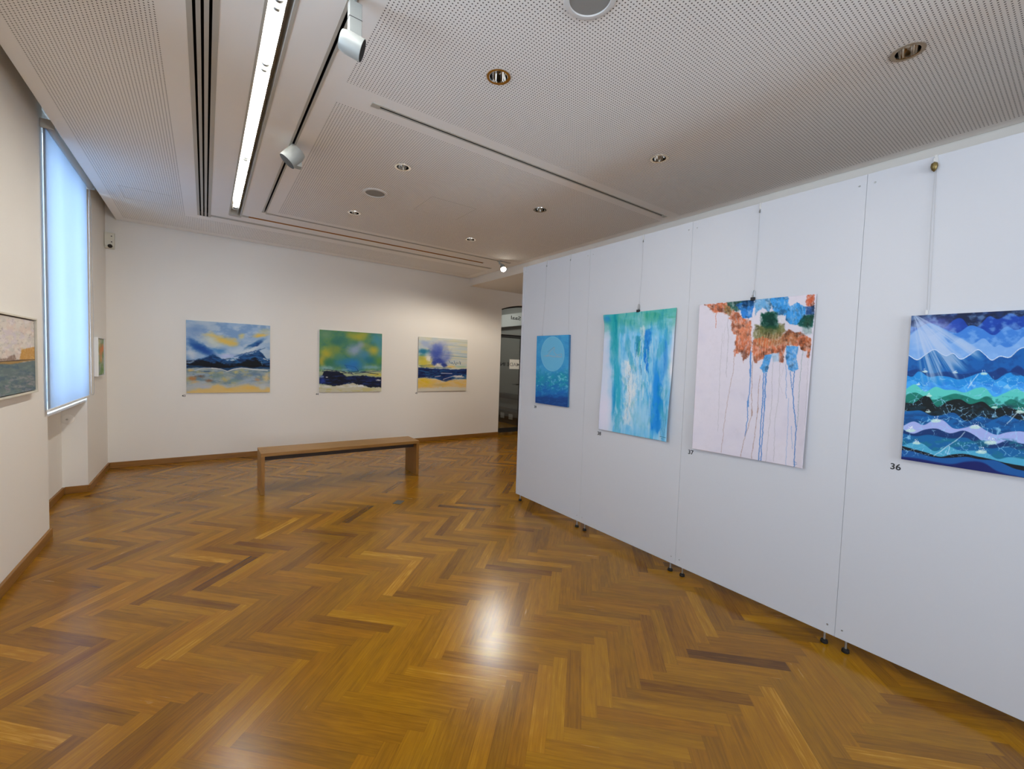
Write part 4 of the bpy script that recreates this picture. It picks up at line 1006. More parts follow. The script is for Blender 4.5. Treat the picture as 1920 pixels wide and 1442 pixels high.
def art_cloud(X, Y):      # violet cloud over a dark sea and yellow beach
    P = Paint(X, Y, (204, 208, 200))
    P.mottle((186, 200, 206), 120, 24, 0.44, 0.64, 0.8, 1); P.mottle((214, 210, 180), 120, 22, 0.5, 0.68, 0.7, 2)
    for y0, c in ((340, (190, 196, 170)), (385, (170, 186, 186)), (430, (214, 210, 176)), (460, (160, 184, 196)), (495, (110, 154, 178)), (520, (170, 190, 196))):
        P.line(c, [(1480, y0-8), (1600, y0), (1730, y0+10)], 6, 0.6, jag=6, seed=y0)
    P.ell((150, 170, 214), 1290, 370, 80, 40, 0.9, 0.7, 0.3); P.ell((170, 180, 210), 1460, 360, 110, 40, 0.9, 0.7, 0.3, 40, 3)
    P.ell((96, 116, 196), 1420, 420, 110, 70, 0.9, 0.9, 0.35, 40, 4); P.ell((66, 88, 178), 1400, 480, 90, 80, 0.8, 0.95, 0.35, 36, 5); P.ell((50, 70, 160), 1440, 550, 90, 60, 0.8, 0.95, 0.35, 30, 6); P.ell((110, 126, 196), 1510, 500, 70, 70, 0.9, 0.7, 0.4, 30, 7)
    P.ell((30, 118, 156), 1265, 450, 80, 34, 0.8, 0.95, 0.3, 30, 8); P.ell((60, 136, 140), 1250, 490, 50, 20, 0.9, 0.8, 0.3)
    P.ell((206, 192, 70), 1270, 560, 90, 70, 0.8, 0.95, 0.35, 30, 9); P.ell((226, 200, 96), 1340, 600, 70, 24, 0.8, 0.9, 0.3, 20, 10); P.ell((176, 176, 70), 1240, 520, 50, 30, 0.9, 0.8)
    P.ell((232, 230, 224), 1320, 520, 26, 34, 0.7, 0.9, 0.5, 14, 11); P.ell((234, 226, 206), 1420, 590, 44, 22, 0.7, 0.9, 0.6, 12, 12); P.ell((34, 56, 140), 1490, 590, 34, 26, 0.7, 0.9, 0.4, 14, 13); P.ell((44, 66, 150), 1380, 570, 34, 30, 0.7, 0.8, 0.5, 12, 14)
    P.ell((228, 196, 110), 1560, 606, 60, 14, 0.8, 0.9, 0.3); P.ell((160, 196, 170), 1660, 606, 70, 12, 0.8, 0.8, 0.3)
    for k in range(5): P.line((50, 92, 140), [(1535+k*28, 545+(k % 2)*14), (1560+k*24, 575+(k % 3)*6), (1580+k*20, 560)], 3, 0.6, jag=6, seed=k)
    for a in ([(1225, 600), (1360, 590)], [(1240, 608), (1420, 618), (1560, 620)]): P.line((36, 80, 90), a, 4, 0.6, jag=5)
    P.below((22, 52, 112), [(1205, 615), (1350, 625), (1480, 630), (1600, 635), (1735, 625)], 5, 1.0, 8, 24, 15, until=[(1205, 735), (1300, 722), (1400, 735), (1500, 760), (1580, 735), (1640, 700), (1735, 695)])
    P.mottle((10, 24, 70), 60, 10, 0.45, 0.6, 0.9, 16, mask=sm(630, 640, Y)*(1-sm(720, 735, Y))); P.mottle((30, 96, 150), 50, 9, 0.52, 0.64, 0.7, 17, mask=sm(640, 650, Y)*(1-sm(730, 740, Y)))
    for a in ([(1460, 676), (1570, 678)], [(1390, 715), (1450, 705)], [(1480, 740), (1600, 700), (1690, 712)]): P.line((206, 200, 214), a, 4, 0.8, jag=6)
    P.below((222, 194, 140), [(1205, 738), (1300, 730), (1400, 742), (1500, 770), (1590, 742), (1650, 745), (1735, 728)], 5, 1.0, 8, 20, 18)
    low = sm(740, 755, Y)
    P.ell((226, 190, 34), 1270, 780, 100, 50, 0.8, 0.95, 0.3, 30, 19); P.mottle((228, 190, 100), 50, 14, 0.45, 0.62, 0.8, 20, mask=low); P.ell((200, 176, 110), 1440, 800, 90, 20, 0.9, 0.7, 0.3)
    P.line((60, 80, 120), [(1420, 740), (1500, 765), (1600, 730), (1720, 735)], 3.5, 0.7, jag=8); P.line((70, 100, 130), [(1560, 750), (1640, 735)], 3, 0.6, jag=6)
    P.below((212, 208, 194), [(1205, 835), (1350, 832), (1500, 822), (1735, 826)], 10, 0.9, 10, 30, 21)
    P.ell((222, 218, 214), 1640, 710, 60, 14, 0.6, 0.9, 0.5, 14, 22)
    return P.C

def art_horizon(X, Y):    # pinkish sky over a grey-blue field
    P = Paint(X, Y, (206, 198, 188))
    P.mottle((190, 186, 178), 90, 80, 0.42, 0.66, 0.8, 1); P.mottle((206, 186, 174), 90, 110, 0.46, 0.66, 0.7, 2); P.mottle((196, 186, 196), 70, 70, 0.52, 0.7, 0.6, 3); P.mottle((160, 150, 140), 24, 20, 0.64, 0.76, 0.6, 4)
    P.mottle((222, 216, 206), 40, 40, 0.55, 0.72, 0.5, 5)
    P.pol((182, 134, 62), [(300, 640), (350, 615), (400, 605), (470, 600), (470, 760), (270, 768), (290, 700)], 16, 26, 8, 0.95, 6, 0.2)
    P.mottle((206, 166, 98), 30, 20, 0.55, 0.7, 0.6, 7, mask=sm(600, 620, Y)*(1-sm(750, 770, Y))*sm(280, 310, X))
    P.pol((120, 96, 84), [(-700, 740), (-300, 700), (40, 745), (130, 730), (215, 690), (235, 750), (200, 775), (-700, 790)], 14, 26, 10, 0.8, 8, 0.4)
    P.below((96, 112, 114), [(-900, 800), (0, 800), (120, 812), (250, 800), (470, 772)], 8, 1.0, 12, 30, 9)
    P.below((150, 118, 62), [(-900, 785), (0, 782), (200, 772), (470, 766)], 5, 0.9, 6, 26, 10, until=[(-900, 820), (0, 815), (200, 815), (330, 790), (470, 772)])
    P.line((50, 34, 28), [(-900, 790), (-300, 782), (0, 785), (150, 775), (300, 768), (470, 762)], 6, 0.9, jag=8)
    low = sm(800, 830, Y)
    P.mottle((74, 96, 112), 90, 40, 0.42, 0.62, 0.8, 11, mask=low); P.mottle((146, 146, 148), 70, 34, 0.52, 0.7, 0.7, 12, mask=low*sm(880, 980, Y)); P.mottle((116, 134, 126), 60, 40, 0.5, 0.7, 0.6, 13, mask=low)
    P.mottle((150, 138, 146), 60, 30, 0.56, 0.72, 0.6, 14, mask=low*sm(900, 980, Y))
    P.lay((60, 66, 66), 0.5*sm(452, 466, X))
    return P.C

def art_meadow(X, Y):     # small green and orange abstract
    P = Paint(X, Y, (150, 160, 134))
    P.mottle((196, 190, 166), 14, 40, 0.45, 0.65, 0.8, 1); P.mottle((110, 146, 92), 14, 40, 0.48, 0.64, 0.8, 2)
    P.ell((206, 128, 68), 140, 1170, 20, 70, 0.9, 0.9, 0.4, 14, 3); P.ell((220, 120, 66), 156, 1150, 10, 40, 0.8, 0.8, 0.4, 12, 4); P.ell((214, 196, 160), 126, 1100, 14, 30, 0.9, 0.7, 0.4, 12, 5)
    P.ell((96, 138, 70), 150, 1320, 20, 44, 0.9, 0.9, 0.4, 12, 6); P.ell((132, 140, 150), 124, 1310, 12, 40, 0.9, 0.7, 0.3, 12, 7); P.ell((200, 150, 80), 140, 1240, 12, 30, 0.9, 0.8, 0.4, 12, 8)
    return P.C

def art_material(name, rough, weave):
    m, nt, b = new_mat(name); L = nt.links
    at = N(nt, 'ShaderNodeAttribute'); at.attribute_name = 'paint'
    L.new(at.outputs['Color'], b.inputs['Base Color']); b.inputs['Roughness'].default_value = rough
    b.inputs['Specular IOR Level'].default_value = 0.3
    tc = N(nt, 'ShaderNodeTexCoord'); nz = N(nt, 'ShaderNodeTexNoise'); nz.inputs['Scale'].default_value = weave
    L.new(tc.outputs['Object'], nz.inputs['Vector']); bp = N(nt, 'ShaderNodeBump'); bp.inputs['Strength'].default_value = 0.15; bp.inputs['Distance'].default_value = 0.001
    L.new(nz.outputs['Fac'], bp.inputs['Height']); L.new(bp.outputs['Normal'], b.inputs['Normal'])
    return m
M_canvas = art_material('painted_canvas', 0.65, 600)
M_sheet = art_material('painted_paper', 0.85, 250)

def sheet(name, parent, tl, tr, br, bl, pixel_quad, fn, nu, nv, mat, bend=None, gain=1.0, thick=0.0):
    """painted surface: corners in room coordinates, image pixel quad for the picture, bend(u, v) lifts it off the wall"""
    u, v = np.meshgrid(np.linspace(0, 1, nu), np.linspace(0, 1, nv))
    c = [np.array(p, float) for p in (tl, tr, br, bl)]
    P = ((1-u)*(1-v))[..., None]*c[0] + (u*(1-v))[..., None]*c[1] + (u*v)[..., None]*c[2] + ((1-u)*v)[..., None]*c[3]
    nrm = np.cross(c[3]-c[0], c[1]-c[0]); nrm /= np.linalg.norm(nrm)
    if bend is not None: P = P + bend(u, v)[..., None]*nrm
    X, Y = quad_map(*pixel_quad)(u, v)
    C = np.clip(srgb(fn(X, Y))*gain, 0, 0.92)
    o0 = root_loc(parent); V = (P - np.array(o0)).reshape(-1, 3)
    i = np.arange(nu*nv).reshape(nv, nu)
    F = np.stack([i[:-1, :-1], i[1:, :-1], i[1:, 1:], i[:-1, 1:]], -1).reshape(-1, 4)
    me = bpy.data.meshes.new(name)
    me.vertices.add(len(V)); me.vertices.foreach_set('co', V.astype(np.float32).ravel())
    me.loops.add(F.size); me.loops.foreach_set('vertex_index', F.astype(np.int32).ravel())
    me.polygons.add(len(F)); me.polygons.foreach_set('loop_start', np.arange(0, F.size, 4, dtype=np.int32)); me.polygons.foreach_set('loop_total', np.full(len(F), 4, np.int32))
    me.polygons.foreach_set('use_smooth', np.ones(len(F), bool))
    me.update(calc_edges=True)
    at = me.attributes.new('paint', 'FLOAT_COLOR', 'POINT')
    at.data.foreach_set('color', np.concatenate([C.reshape(-1, 3), np.ones((nu*nv, 1))], 1).astype(np.float32).ravel())
    me.materials.append(mat)
    o = bpy.data.objects.new(name, me); COL.objects.link(o); o.parent = parent
    if thick:
        m = o.modifiers.new('thickness', 'SOLIDIFY'); m.thickness = thick; m.offset = -1
    return o

# -- on the display panels (picture left = far end, larger Y)
GAIN = 1.06
t = empty('painting', (2.69, 3.07, 1.07))
xf = 2.680
sheet('canvas', t, (xf, 3.312, 1.737), (xf, 2.845, 1.733), (xf, 2.830, 1.072), (xf, 3.300, 1.072), [(198, 298), (458, 288), (445, 868), (185, 828)], art_moon, 110, 150, M_canvas, gain=GAIN)
MB().poly([(xf+0.0006, 3.311, 1.736), (xf+0.0006, 2.846, 1.732), (xf+0.0006, 2.831, 1.073), (xf+0.0006, 3.299, 1.073)]).quad((xf+0.0006, 3.311, 1.736), (xf+0.0006, 2.846, 1.732), (XP-0.001, 2.846, 1.732), (XP-0.001, 3.311, 1.736)).quad((xf+0.0006, 2.846, 1.732), (xf+0.0006, 2.831, 1.073), (XP-0.001, 2.831, 1.073), (XP-0.001, 2.846, 1.732)).quad((xf+0.0006, 2.831, 1.073), (xf+0.0006, 3.299, 1.073), (XP-0.001, 3.299, 1.073), (XP-0.001, 2.831, 1.073)).quad((xf+0.0006, 3.299, 1.073), (xf+0.0006, 3.311, 1.736), (XP-0.001, 3.311, 1.736), (XP-0.001, 3.299, 1.073)).build('stretcher', plain('blue_canvas_edge', (60, 110, 150), 0.8, noise=0.2, nscale=60), t)
tag(t, 'small upright blue painting with a pale oval moon, farthest on the panel wall', 'painting')

t = empty('painting', (2.69, 2.11, 0.93))
xf = 2.692
def bend38(u, v):
    curl = 0.030*np.exp(-((u/0.10)**2 + (v/0.07)**2)) + 0.016*np.exp(-(((1-u)/0.06)**2))*sm(0.15, 0.8, v)
    return 0.004 + 0.003*np.sin(u*6.0+v*3) + 0.004*np.sin(v*9.0)*(np.abs(u-0.5)*2)**2 + curl + 0.006*v
sheet('paper_sheet', t, (xf, 2.428, 1.879), (xf, 1.776, 1.885), (xf, 1.786, 0.932), (xf, 2.446, 0.928), [(748, 134), (1310, 72), (1250, 1140), (693, 1037)], art_aqua, 190, 290, M_sheet, bend38, gain=GAIN, thick=0.0008)
tag(t, 'tall turquoise and blue watercolour on curled paper hanging from one clip', 'painting')

t = empty('painting', (2.69, 1.265, 0.92))
def bend37(u, v):
    return 0.004 + 0.003*np.sin(u*5+1.0) + 0.010*np.exp(-((1-u)/0.05)**2)*v + 0.008*v + 0.006*np.exp(-(u/0.08)**2)*v
sheet('paper_sheet', t, (xf, 1.603, 1.889), (xf, 0.931, 1.886), (xf, 0.936, 0.927), (xf, 1.593, 0.920), [(172, 300), (890, 233), (812, 1305), (133, 1182)], art_drips, 260, 360, M_sheet, bend37, gain=GAIN, thick=0.0008)
tag(t, 'white paper sheet with orange, green and blue blots running down in thin drips', 'painting')

t = empty('painting', (2.69, 0.09, 1.06))
xf = 2.678; wR = -0.365
vis = (0.536-0.18)/(0.536-wR)
# extend the image pixel quad to the whole canvas by its own perspective
f36 = quad_map((290, 368), (983, 337), (983, 1362), (230, 1248))
def art36(X, Y): return art_waves(X, Y)
sheet('canvas', t, (xf, 0.537, 1.738), (xf, wR, 1.736), (xf, wR, 1.060), (xf, 0.534, 1.062), [(0, 0), (1/vis, 0), (1/vis, 1), (0, 1)], lambda u, v: art36(*[a for a in (lambda q: (np.where(u <= 1, q[0], 983+(u-1)*420), np.where(u <= 1, q[1], q[1])))(f36(np.minimum(u, 1), v))]), 520, 330, M_canvas, gain=GAIN)
e = 0.0006
MB().box(xf+e, XP-0.002, wR+0.001, 0.5335, 1.0625, 1.7355).build('stretcher', plain('navy_canvas_edge', (190, 194, 206), 0.8, noise=0.05, nscale=60), t)
tag(t, 'large canvas of layered blue waves under rays of light, cut by the right edge', 'painting')

# -- on the back wall
def canvas_back(x0, x1, z0, z1, quad, fn, nu, nv, label, zt=None):
    yf = 7.060
    t = empty('painting', ((x0+x1)/2, 7.07, z0))
    sheet('canvas', t, (x0, yf, z1), (x1, yf, zt or z1), (x1+0.003, yf, z0+0.002), (x0+0.004, yf, z0), quad, fn, nu, nv, M_canvas, gain=1.0)
    MB().box(x0+0.005, x1-0.001, yf+0.0006, YB-0.001, z0+0.003, z1-0.002).build('stretcher', M_edge, t)
    tag(t, label, 'painting', 'canvases on the back wall')
canvas_back(-0.203, 0.762, 0.922, 1.884, [(207, 147), (1342, 217), (1345, 1117), (225, 1130)], art_bay, 230, 200, 'back wall canvas of dark blue hills below a pale sky with yellow light')
canvas_back(1.426, 2.396, 0.914, 1.880, [(165, 217), (827, 255), (817, 868), (158, 880)], art_green, 180, 180, 'green and yellow back wall canvas with a dark shore, above the bench')
canvas_back(3.048, 4.030, 0.912, 1.877, [(1215, 293), (1730, 320), (1722, 858), (1210, 870)], art_cloud, 160, 170, 'pale back wall canvas with a violet cloud and yellow beach, nearest the dark door')

# -- framed pictures on the left wall
def framed(y0, y1, z0, z1, depth, fw, quad, fn, nu, nv, label, frame_mat):
    t = empty('framed_painting', (XL, (y0+y1)/2, z0))
    xo = XL+depth
    f = MB().box(XL, xo, y0, y0+fw, z0, z1).box(XL, xo, y1-fw, y1, z0, z1).box(XL, xo, y0+fw, y1-fw, z0, z0+fw).box(XL, xo, y0+fw, y1-fw, z1-fw, z1)
    f.build('frame', frame_mat, t, bevel=0.0015)
    MB().box(XL+0.004, XL+0.008, y0+fw, y1-fw, z0+fw, z1-fw).build('backing', M_slot, t)
    g = 0.006; xc = xo-0.010
    sheet('canvas', t, (xc, y0+fw+g, z1-fw-g), (xc, y1-fw-g, z1-fw-g), (xc, y1-fw-g, z0+fw+g), (xc, y0+fw+g, z0+fw+g), quad, fn, nu, nv, M_canvas, gain=1.15)
    tag(t, label, 'framed painting', 'framed paintings on the window wall')
fy0, fy1 = 3.46, 4.297
vu = (fy1-3.625)/(fy1-fy0)
framed(fy0, fy1, 1.147, 1.650, 0.035, 0.012, [(-130, 140), (465, 268), (462, 1150), (-130, 1265)], art_horizon, 150, 110, 'pale framed painting with a pinkish sky over grey blue, left of the blind', M_frame)
framed(6.352, 6.735, 1.163, 1.588, 0.035, 0.010, [(110, 1060), (165, 1080), (165, 1358), (110, 1362)], art_meadow, 60, 90, 'small green and orange painting in a white box frame between blind and corner', M_trimwhite)

# ------------------------------------------------------------------ hanging wires, hooks and clips
def hanger(y, zb, label, clip=True, knot=False, double=False, ybot=None):
    t = empty('hanging_wire', (2.695, y, zb)); yb_ = y if ybot is None else ybot; xw = XP-0.006
    MB().box(XP-0.004, XP+0.042, y-0.005, y+0.005, PZ1, PZ1+0.003).box(XP-0.005, XP-0.0015, y-0.005, y+0.005, PZ1-0.038, PZ1+0.003).build('hook', M_clear, t, bevel=0.0008)
    MB().lathe(Tm((xw, y, PZ1-0.058), (0, 0, 1)), [(0.0005, 0), (0.0042, 0.004), (0.0042, 0.012), (0.0005, 0.018)], 12).build('bead', M_steel, t, smooth=True)
    MB().tube([(xw, y, PZ1-0.03), (xw, y, PZ1-0.3), (xw, yb_, zb+0.02)], 0.0008, 6).build('wire', M_wire, t)
    if double: MB().tube([(xw, y-0.004, PZ1-0.03), (xw, yb_-0.009, zb+0.02)], 0.0007, 6).build('wire', M_wire, t)
    if knot:
        MB().lathe(Tm((XP-0.014, y+0.002, PZ1-0.052), (0, 0, 1)), [(0.0005, -0.024), (0.009, -0.014), (0.013, 0.0), (0.011, 0.014), (0.0005, 0.022)], 14).build('knot', M_brass, t, smooth=True)
        MB().box(XP-0.008, XP-0.003, y-0.007, y+0.008, PZ1-0.035, PZ1-0.012).build('hook_plate', M_clear, t, bevel=0.001)
    if clip:
        MB().box(XP-0.020, XP-0.003, yb_-0.011, yb_+0.011, zb-0.010, zb+0.010).build('clip', M_rubber, t, bevel=0.0015)
        rg = [(xw, yb_+0.008*math.cos(a)-0.0, zb+0.032+0.021*math.sin(a)) for a in np.linspace(0, 2*math.pi, 17)]
        c = MB().tube(rg, 0.0018, 6).build('carabiner', M_steel, t)
        MB().tube([(xw-0.002, yb_-0.002, zb+0.006), (xw-0.002, yb_+0.006, zb+0.022)], 0.0045, 8).build('swivel', M_steel, t, smooth=True)
    else:
        MB().box(xw-0.003, xw+0.003, yb_-0.004, yb_+0.004, zb, zb+0.02).build('wire_stop', M_clear, t, bevel=0.001)
    tag(t, label, 'hanging wire', 'picture hanging wires on the panels')
hanger(3.218, 1.738, 'left hand wire of the two holding the small blue moon painting', clip=False, ybot=3.246)
hanger(2.886, 1.736, 'wire holding the corner of the small blue moon painting nearest the watercolour', clip=False, ybot=2.872)
hanger(2.093, 1.888, 'picture wire with a black clip gripping the turquoise watercolour', ybot=2.104)
hanger(1.256, 1.892, 'picture wire with a black clip gripping the sheet with orange drips', ybot=1.262)
hanger(0.499, 1.742, 'doubled picture wire with a brass knot above the blue wave canvas', clip=False, knot=True, double=True, ybot=0.489)

# ------------------------------------------------------------------ lettering
def text_mesh(name, body, size, mat, parent, M, bold=0.0, ext=0.0006, align='LEFT'):
    cu = bpy.data.curves.new(name+'_outline', 'FONT'); cu.body = body; cu.size = size; cu.extrude = ext; cu.offset = bold
    cu.align_x = align; cu.align_y = 'BOTTOM_BASELINE'
    tmp = bpy.data.objects.new(name+'_outline', cu); COL.objects.link(tmp)
    dg = bpy.context.evaluated_depsgraph_get(); me = bpy.data.meshes.new_from_object(tmp.evaluated_get(dg))
    bpy.data.objects.remove(tmp); bpy.data.curves.remove(cu)
    me.name = name
    o0 = root_loc(parent)
    me.transform(Matrix.Translation(-o0) @ M)
    me.materials.clear(); me.materials.append(mat)
    o = bpy.data.objects.new(name, me); COL.objects.link(o); o.parent = parent
    return o
def on_panel(y, z, x=XP-0.0006):     # reading direction towards -Y, facing -X
    return Matrix(((0, 0, -1, x), (-1, 0, 0, y), (0, 1, 0, z), (0, 0, 0, 1)))
def on_back(x, z, y=YB-0.0006):      # reading direction +X, facing -Y
    return Matrix(((1, 0, 0, x), (0, 0, -1, y), (0, 1, 0, z), (0, 0, 0, 1)))
def number(body, M, size, label):
    o = text_mesh('number_label', body, size, M_ink, None, M, bold=0.0006)
    o.name = 'number_label'
    tag(o, label, 'number label', 'black picture numbers')
number('39', on_panel(3.339, 1.014), 0.036, 'tiny black number 39 below the small blue moon painting')
number('38', on_panel(2.474, 0.876), 0.041, 'black number 38 below the turquoise watercolour')
number('37', on_panel(1.638, 0.874), 0.041, 'black number 37 below the sheet with orange drips')
number('36', on_panel(0.577, 1.004), 0.041, 'largest looking black number 36 below the blue wave canvas')
number('43', on_back(-0.249, 0.871), 0.040, 'tiny black number 43 below the canvas of dark blue hills')
number('44', on_back(1.386, 0.870), 0.040, 'tiny black number 44 below the green and yellow canvas')
number('45', on_back(3.016, 0.864), 0.040, 'tiny black number 45 below the violet cloud canvas')

# ------------------------------------------------------------------ glazed door in the arch
YD = 7.195
d = MB()
TR = 2.056
d.box(AX0, AX0+0.03, YD-0.02, YD+0.03, 0, TR).box(AX1-0.03, AX1, YD-0.02, YD+0.03, 0, TR)
d.box(AX0, AX1, YD-0.025, YD+0.03, TR-0.045, TR-0.008)
door = struct('door_1', d, M_grey)
MB().box(AX0, AX1, YD-0.03, YD-0.005, TR-0.006, TR+0.008).build('transom_rail', M_lamp, door)
xm = 5.395
def leaf(x0, x1, handle_x):
    l = MB().box(x0, x0+0.022, YD-0.012, YD+0.02, 0.03, TR-0.05).box(x1-0.022, x1, YD-0.012, YD+0.02, 0.03, TR-0.05)
    l.box(x0+0.022, x1-0.022, YD-0.012, YD+0.02, TR-0.07, TR-0.05).box(x0+0.022, x1-0.022, YD-0.012, YD+0.02, 0.03, 0.12)
    o = l.build('door_leaf', M_grey, door)
    MB().box(x0+0.022, x1-0.022, YD, YD+0.006, 0.12, TR-0.07).build('pane', M_doorglass, o)
    if handle_x:
        MB().tube([(handle_x, YD-0.012, 1.022), (handle_x, YD-0.06, 1.022), (handle_x-0.135, YD-0.06, 1.022)], 0.010, 10).build('handle', M_rubber, o, smooth=True)
leaf(AX0+0.03, xm+0.012, xm+0.002); leaf(xm+0.016, AX1-0.03, None)
# arched transom glass
tg = MB()
a2 = [(x, z) for x, z in arc]
tg.poly([(x, YD, z-0.002) for x, z in a2] + [(AX1, YD, TR+0.008), (AX0, YD, TR+0.008)])
tg.build('transom_pane', M_doorglass, door)
tf = MB()
for (xa, za), (xb, zb) in zip(arc, arc[1:]):
    tf.quad((xa, YD-0.02, za), (xb, YD-0.02, zb), (xb, YD-0.02, zb-0.03), (xa, YD-0.02, za-0.03)); tf.quad((xa, YD-0.02, za-0.03), (xb, YD-0.02, zb-0.03), (xb, YD+0.02, zb-0.03), (xa, YD+0.02, za-0.03))
tf.build('arch_frame', M_grey, door, fix=False)
# lettering is read from the other side, so it is mirrored here
def mirrored(x_right, z, y):
    return Matrix(((-1, 0, 0, x_right), (0, 0, 1, y), (0, 1, 0, z), (0, 0, 0, 1)))
M_under = plain('letters_under_paper', (150, 150, 146), 0.8, noise=0.02)
def mirrored_word(name, body, size, x0, x1, z, parent=None):
    o = text_mesh(name, body, size, M_ink, parent, mirrored(x1, z, YD-0.0022), bold=0.001)
    off_ = root_loc(parent).x
    xs_ = [v.co.x for v in o.data.vertices]; k = (x1-x0)/(max(xs_)-min(xs_))
    o.data.transform(Matrix.Translation((x1-off_, 0, 0)) @ Matrix.Diagonal((k, 1, 1, 1)) @ Matrix.Translation((-max(xs_), 0, 0)))
    return o
dl = empty('door_lettering', (5.12, YD-0.002, 1.408))
o = mirrored_word('word', 'MADE', 0.100, 5.057, 5.384, 1.408, dl)
o.data.materials.append(M_under)
for p in o.data.polygons:
    if p.center.x + 5.12 > 5.117: p.material_index = 1
mirrored_word('word', 'IN', 0.100, 4.891, 5.008, 1.408, dl)
tag(dl, 'mirrored black letters MADE IN on the glass of the dark door', 'lettering')
o = mirrored_word('transom_lettering', 'Saal', 0.108, 5.120, 5.368, 2.372); tag(o, 'mirrored black word Saal on the arched glass above the dark door', 'lettering')
o = MB().box(5.117, 5.370, YD-0.0012, YD-0.0004, 1.348, 1.547).build('paper_notice', M_paper)
tag(o, 'white paper sheet covering part of the mirrored letters on the door glass', 'notice')

# hall beyond the glass
HX0, HX1, HY1 = 4.2, 6.30, 10.0
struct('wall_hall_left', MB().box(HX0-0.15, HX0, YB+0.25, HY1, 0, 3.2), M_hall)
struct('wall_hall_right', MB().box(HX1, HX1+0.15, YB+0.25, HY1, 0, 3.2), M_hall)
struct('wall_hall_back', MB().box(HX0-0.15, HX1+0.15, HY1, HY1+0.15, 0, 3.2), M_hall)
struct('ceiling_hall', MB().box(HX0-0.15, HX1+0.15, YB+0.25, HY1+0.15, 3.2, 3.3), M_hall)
struct('trim_1', MB().box(HX1-0.1, HX1, YB+0.25, HY1, 2.39, 2.70), M_hallband)
struct('trim_2', MB().box(HX1-0.06, HX1, YB+0.25, HY1, 0.57, 0.70), M_dark)
t = empty('storage_chest', (6.1, 8.7, 0))
MB().box(5.95, 6.28, 7.9, 9.4, 0.0, 0.30).build('body', M_dark, t, bevel=0.01)
MB().box(5.93, 6.28, 7.88, 9.42, 0.30, 0.325).build('lid', M_dark, t, bevel=0.004)
for k, yy in enumerate((8.25, 8.60, 8.95)):
    MB().box(5.944, 5.9495, yy-0.09, yy+0.07, 0.12, 0.25).build('label_plate', M_hallband, t)
tag(t, 'low dark chest in the hall seen through the bottom of the door glass', 'chest')

# ------------------------------------------------------------------ light
def area(name, loc, rot, sx_, sy_, energy, color, spread=None):
    l = bpy.data.lights.new(name, 'AREA'); l.shape = 'RECTANGLE'; l.size = sx_; l.size_y = sy_; l.energy = energy; l.color = color
    if spread: l.spread = spread
    o = bpy.data.objects.new(name, l); COL.objects.link(o); o.location = loc; o.rotation_euler = rot
    return o
def spot(name, loc, target, energy, color, angle, blend, size):
    l = bpy.data.lights.new(name, 'SPOT'); l.energy = energy; l.color = color; l.spot_size = math.radians(angle); l.spot_blend = blend; l.shadow_soft_size = size
    o = bpy.data.objects.new(name, l); COL.objects.link(o); o.location = loc
    o.rotation_euler = (Vector(target)-Vector(loc)).to_track_quat('-Z', 'Y').to_euler()
    return o
DAY = (0.70, 0.84, 1.0)
area('daylight', (XL-0.62, (WY0+WY1)/2, 2.05), (0, -math.pi/2, 0), 2.2, 1.35, 260, DAY)
for y0, y1 in OTHER:
    area('daylight', (XL-0.62, (y0+y1)/2, 1.75), (0, -math.radians(112), 0), 1.9, 1.5, 60, DAY)
area('daylight', ((FX0+FX1)/2, YF-0.5, 1.85), (math.pi/2, 0, 0), 2.7, 1.9, 140, (0.93, 0.97, 1.0))  # light of the added front window, lifts the back wall
spot('track_beam', (3.735-0.02, 5.495-0.045, 2.87), (3.45, 5.2, 0.0), 85, (1.0, 0.91, 0.79), 174, 0.35, 0.04)
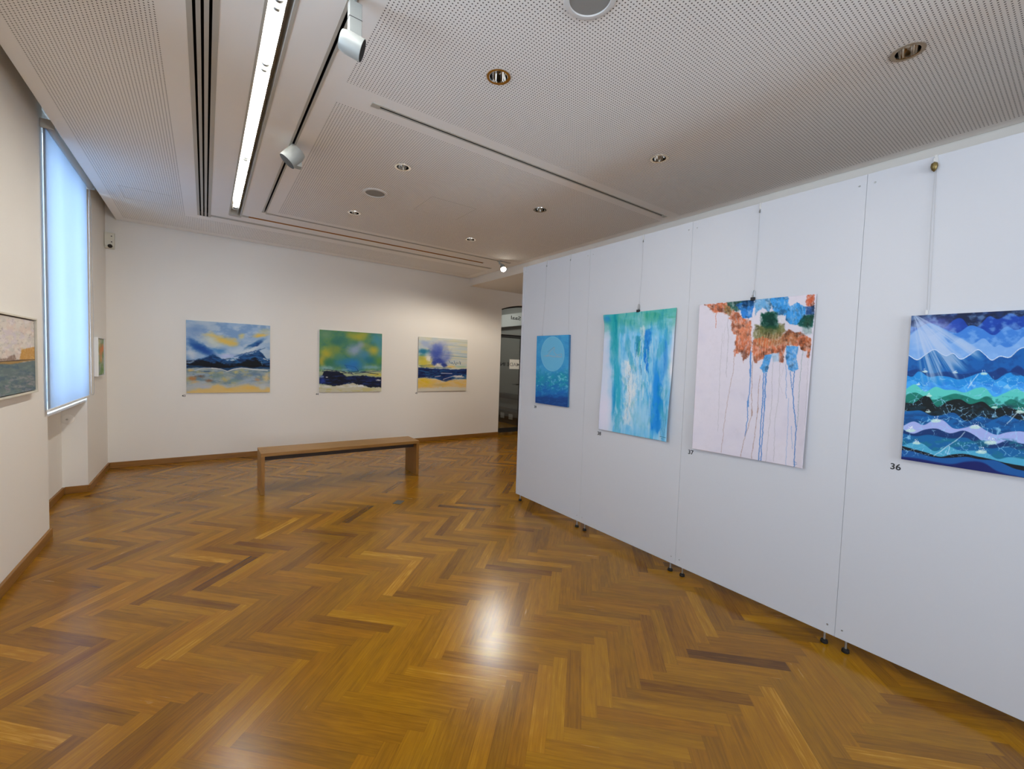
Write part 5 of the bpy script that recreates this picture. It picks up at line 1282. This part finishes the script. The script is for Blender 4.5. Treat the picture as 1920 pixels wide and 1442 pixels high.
for ys_, yt in ((0.55, 0.1), (1.15, 1.25), (1.7, 2.15)):
    spot('track_beam', (0.53, ys_-0.6, 2.9), (2.69, yt, 1.75), 24, (1.0, 0.87, 0.70), 52, 1.0, 0.05)
area('hall_fill_light', (5.2, 8.8, 3.19), (0, 0, 0), 0.4, 0.4, 26, (1.0, 0.97, 0.92))  # added fill, brightens the hall behind the door glass

w = bpy.data.worlds.new('sky'); SC.world = w; w.use_nodes = True
w.node_tree.nodes['Background'].inputs[0].default_value = (0.62, 0.80, 1.0, 1); w.node_tree.nodes['Background'].inputs[1].default_value = 1.0

# ------------------------------------------------------------------ camera
cam = bpy.data.cameras.new('camera'); co = bpy.data.objects.new('camera', cam); COL.objects.link(co)
a, b_, c = 0.048061, -0.625943, 0.0337436
Rx = np.array([[1, 0, 0], [0, math.cos(a), -math.sin(a)], [0, math.sin(a), math.cos(a)]])
Ry = np.array([[math.cos(b_), 0, math.sin(b_)], [0, 1, 0], [-math.sin(b_), 0, math.cos(b_)]])
Rz3 = np.array([[math.cos(c), -math.sin(c), 0], [math.sin(c), math.cos(c), 0], [0, 0, 1]])
R = Rz3 @ Rx @ Ry
to_w = lambda v: Vector((v[0], v[2], -v[1]))
right, down, fwd = to_w(R[0]), to_w(R[1]), to_w(R[2])
Mc = Matrix.Identity(4)
for i in range(3):
    Mc[i][0] = right[i]; Mc[i][1] = -down[i]; Mc[i][2] = -fwd[i]
Mc[2][3] = 1.45
co.matrix_world = Mc
cam.sensor_width = 36; cam.sensor_fit = 'HORIZONTAL'; cam.lens = 36*797.4/1920; cam.clip_start = 0.02
SC.camera = co

vs = SC.view_settings
SC.display_settings.display_device = 'sRGB'
vs.view_transform = 'Standard'; vs.look = 'None'; vs.gamma = 1.0; vs.exposure = 0.12; vs.use_curve_mapping = False
SC.cycles.max_bounces = 10; SC.cycles.diffuse_bounces = 6; SC.cycles.glossy_bounces = 5; SC.cycles.transmission_bounces = 6; SC.cycles.transparent_max_bounces = 12
SC.cycles.sample_clamp_indirect = 6.0; SC.cycles.caustics_reflective = False; SC.cycles.caustics_refractive = False
SC.cycles.use_denoising = True
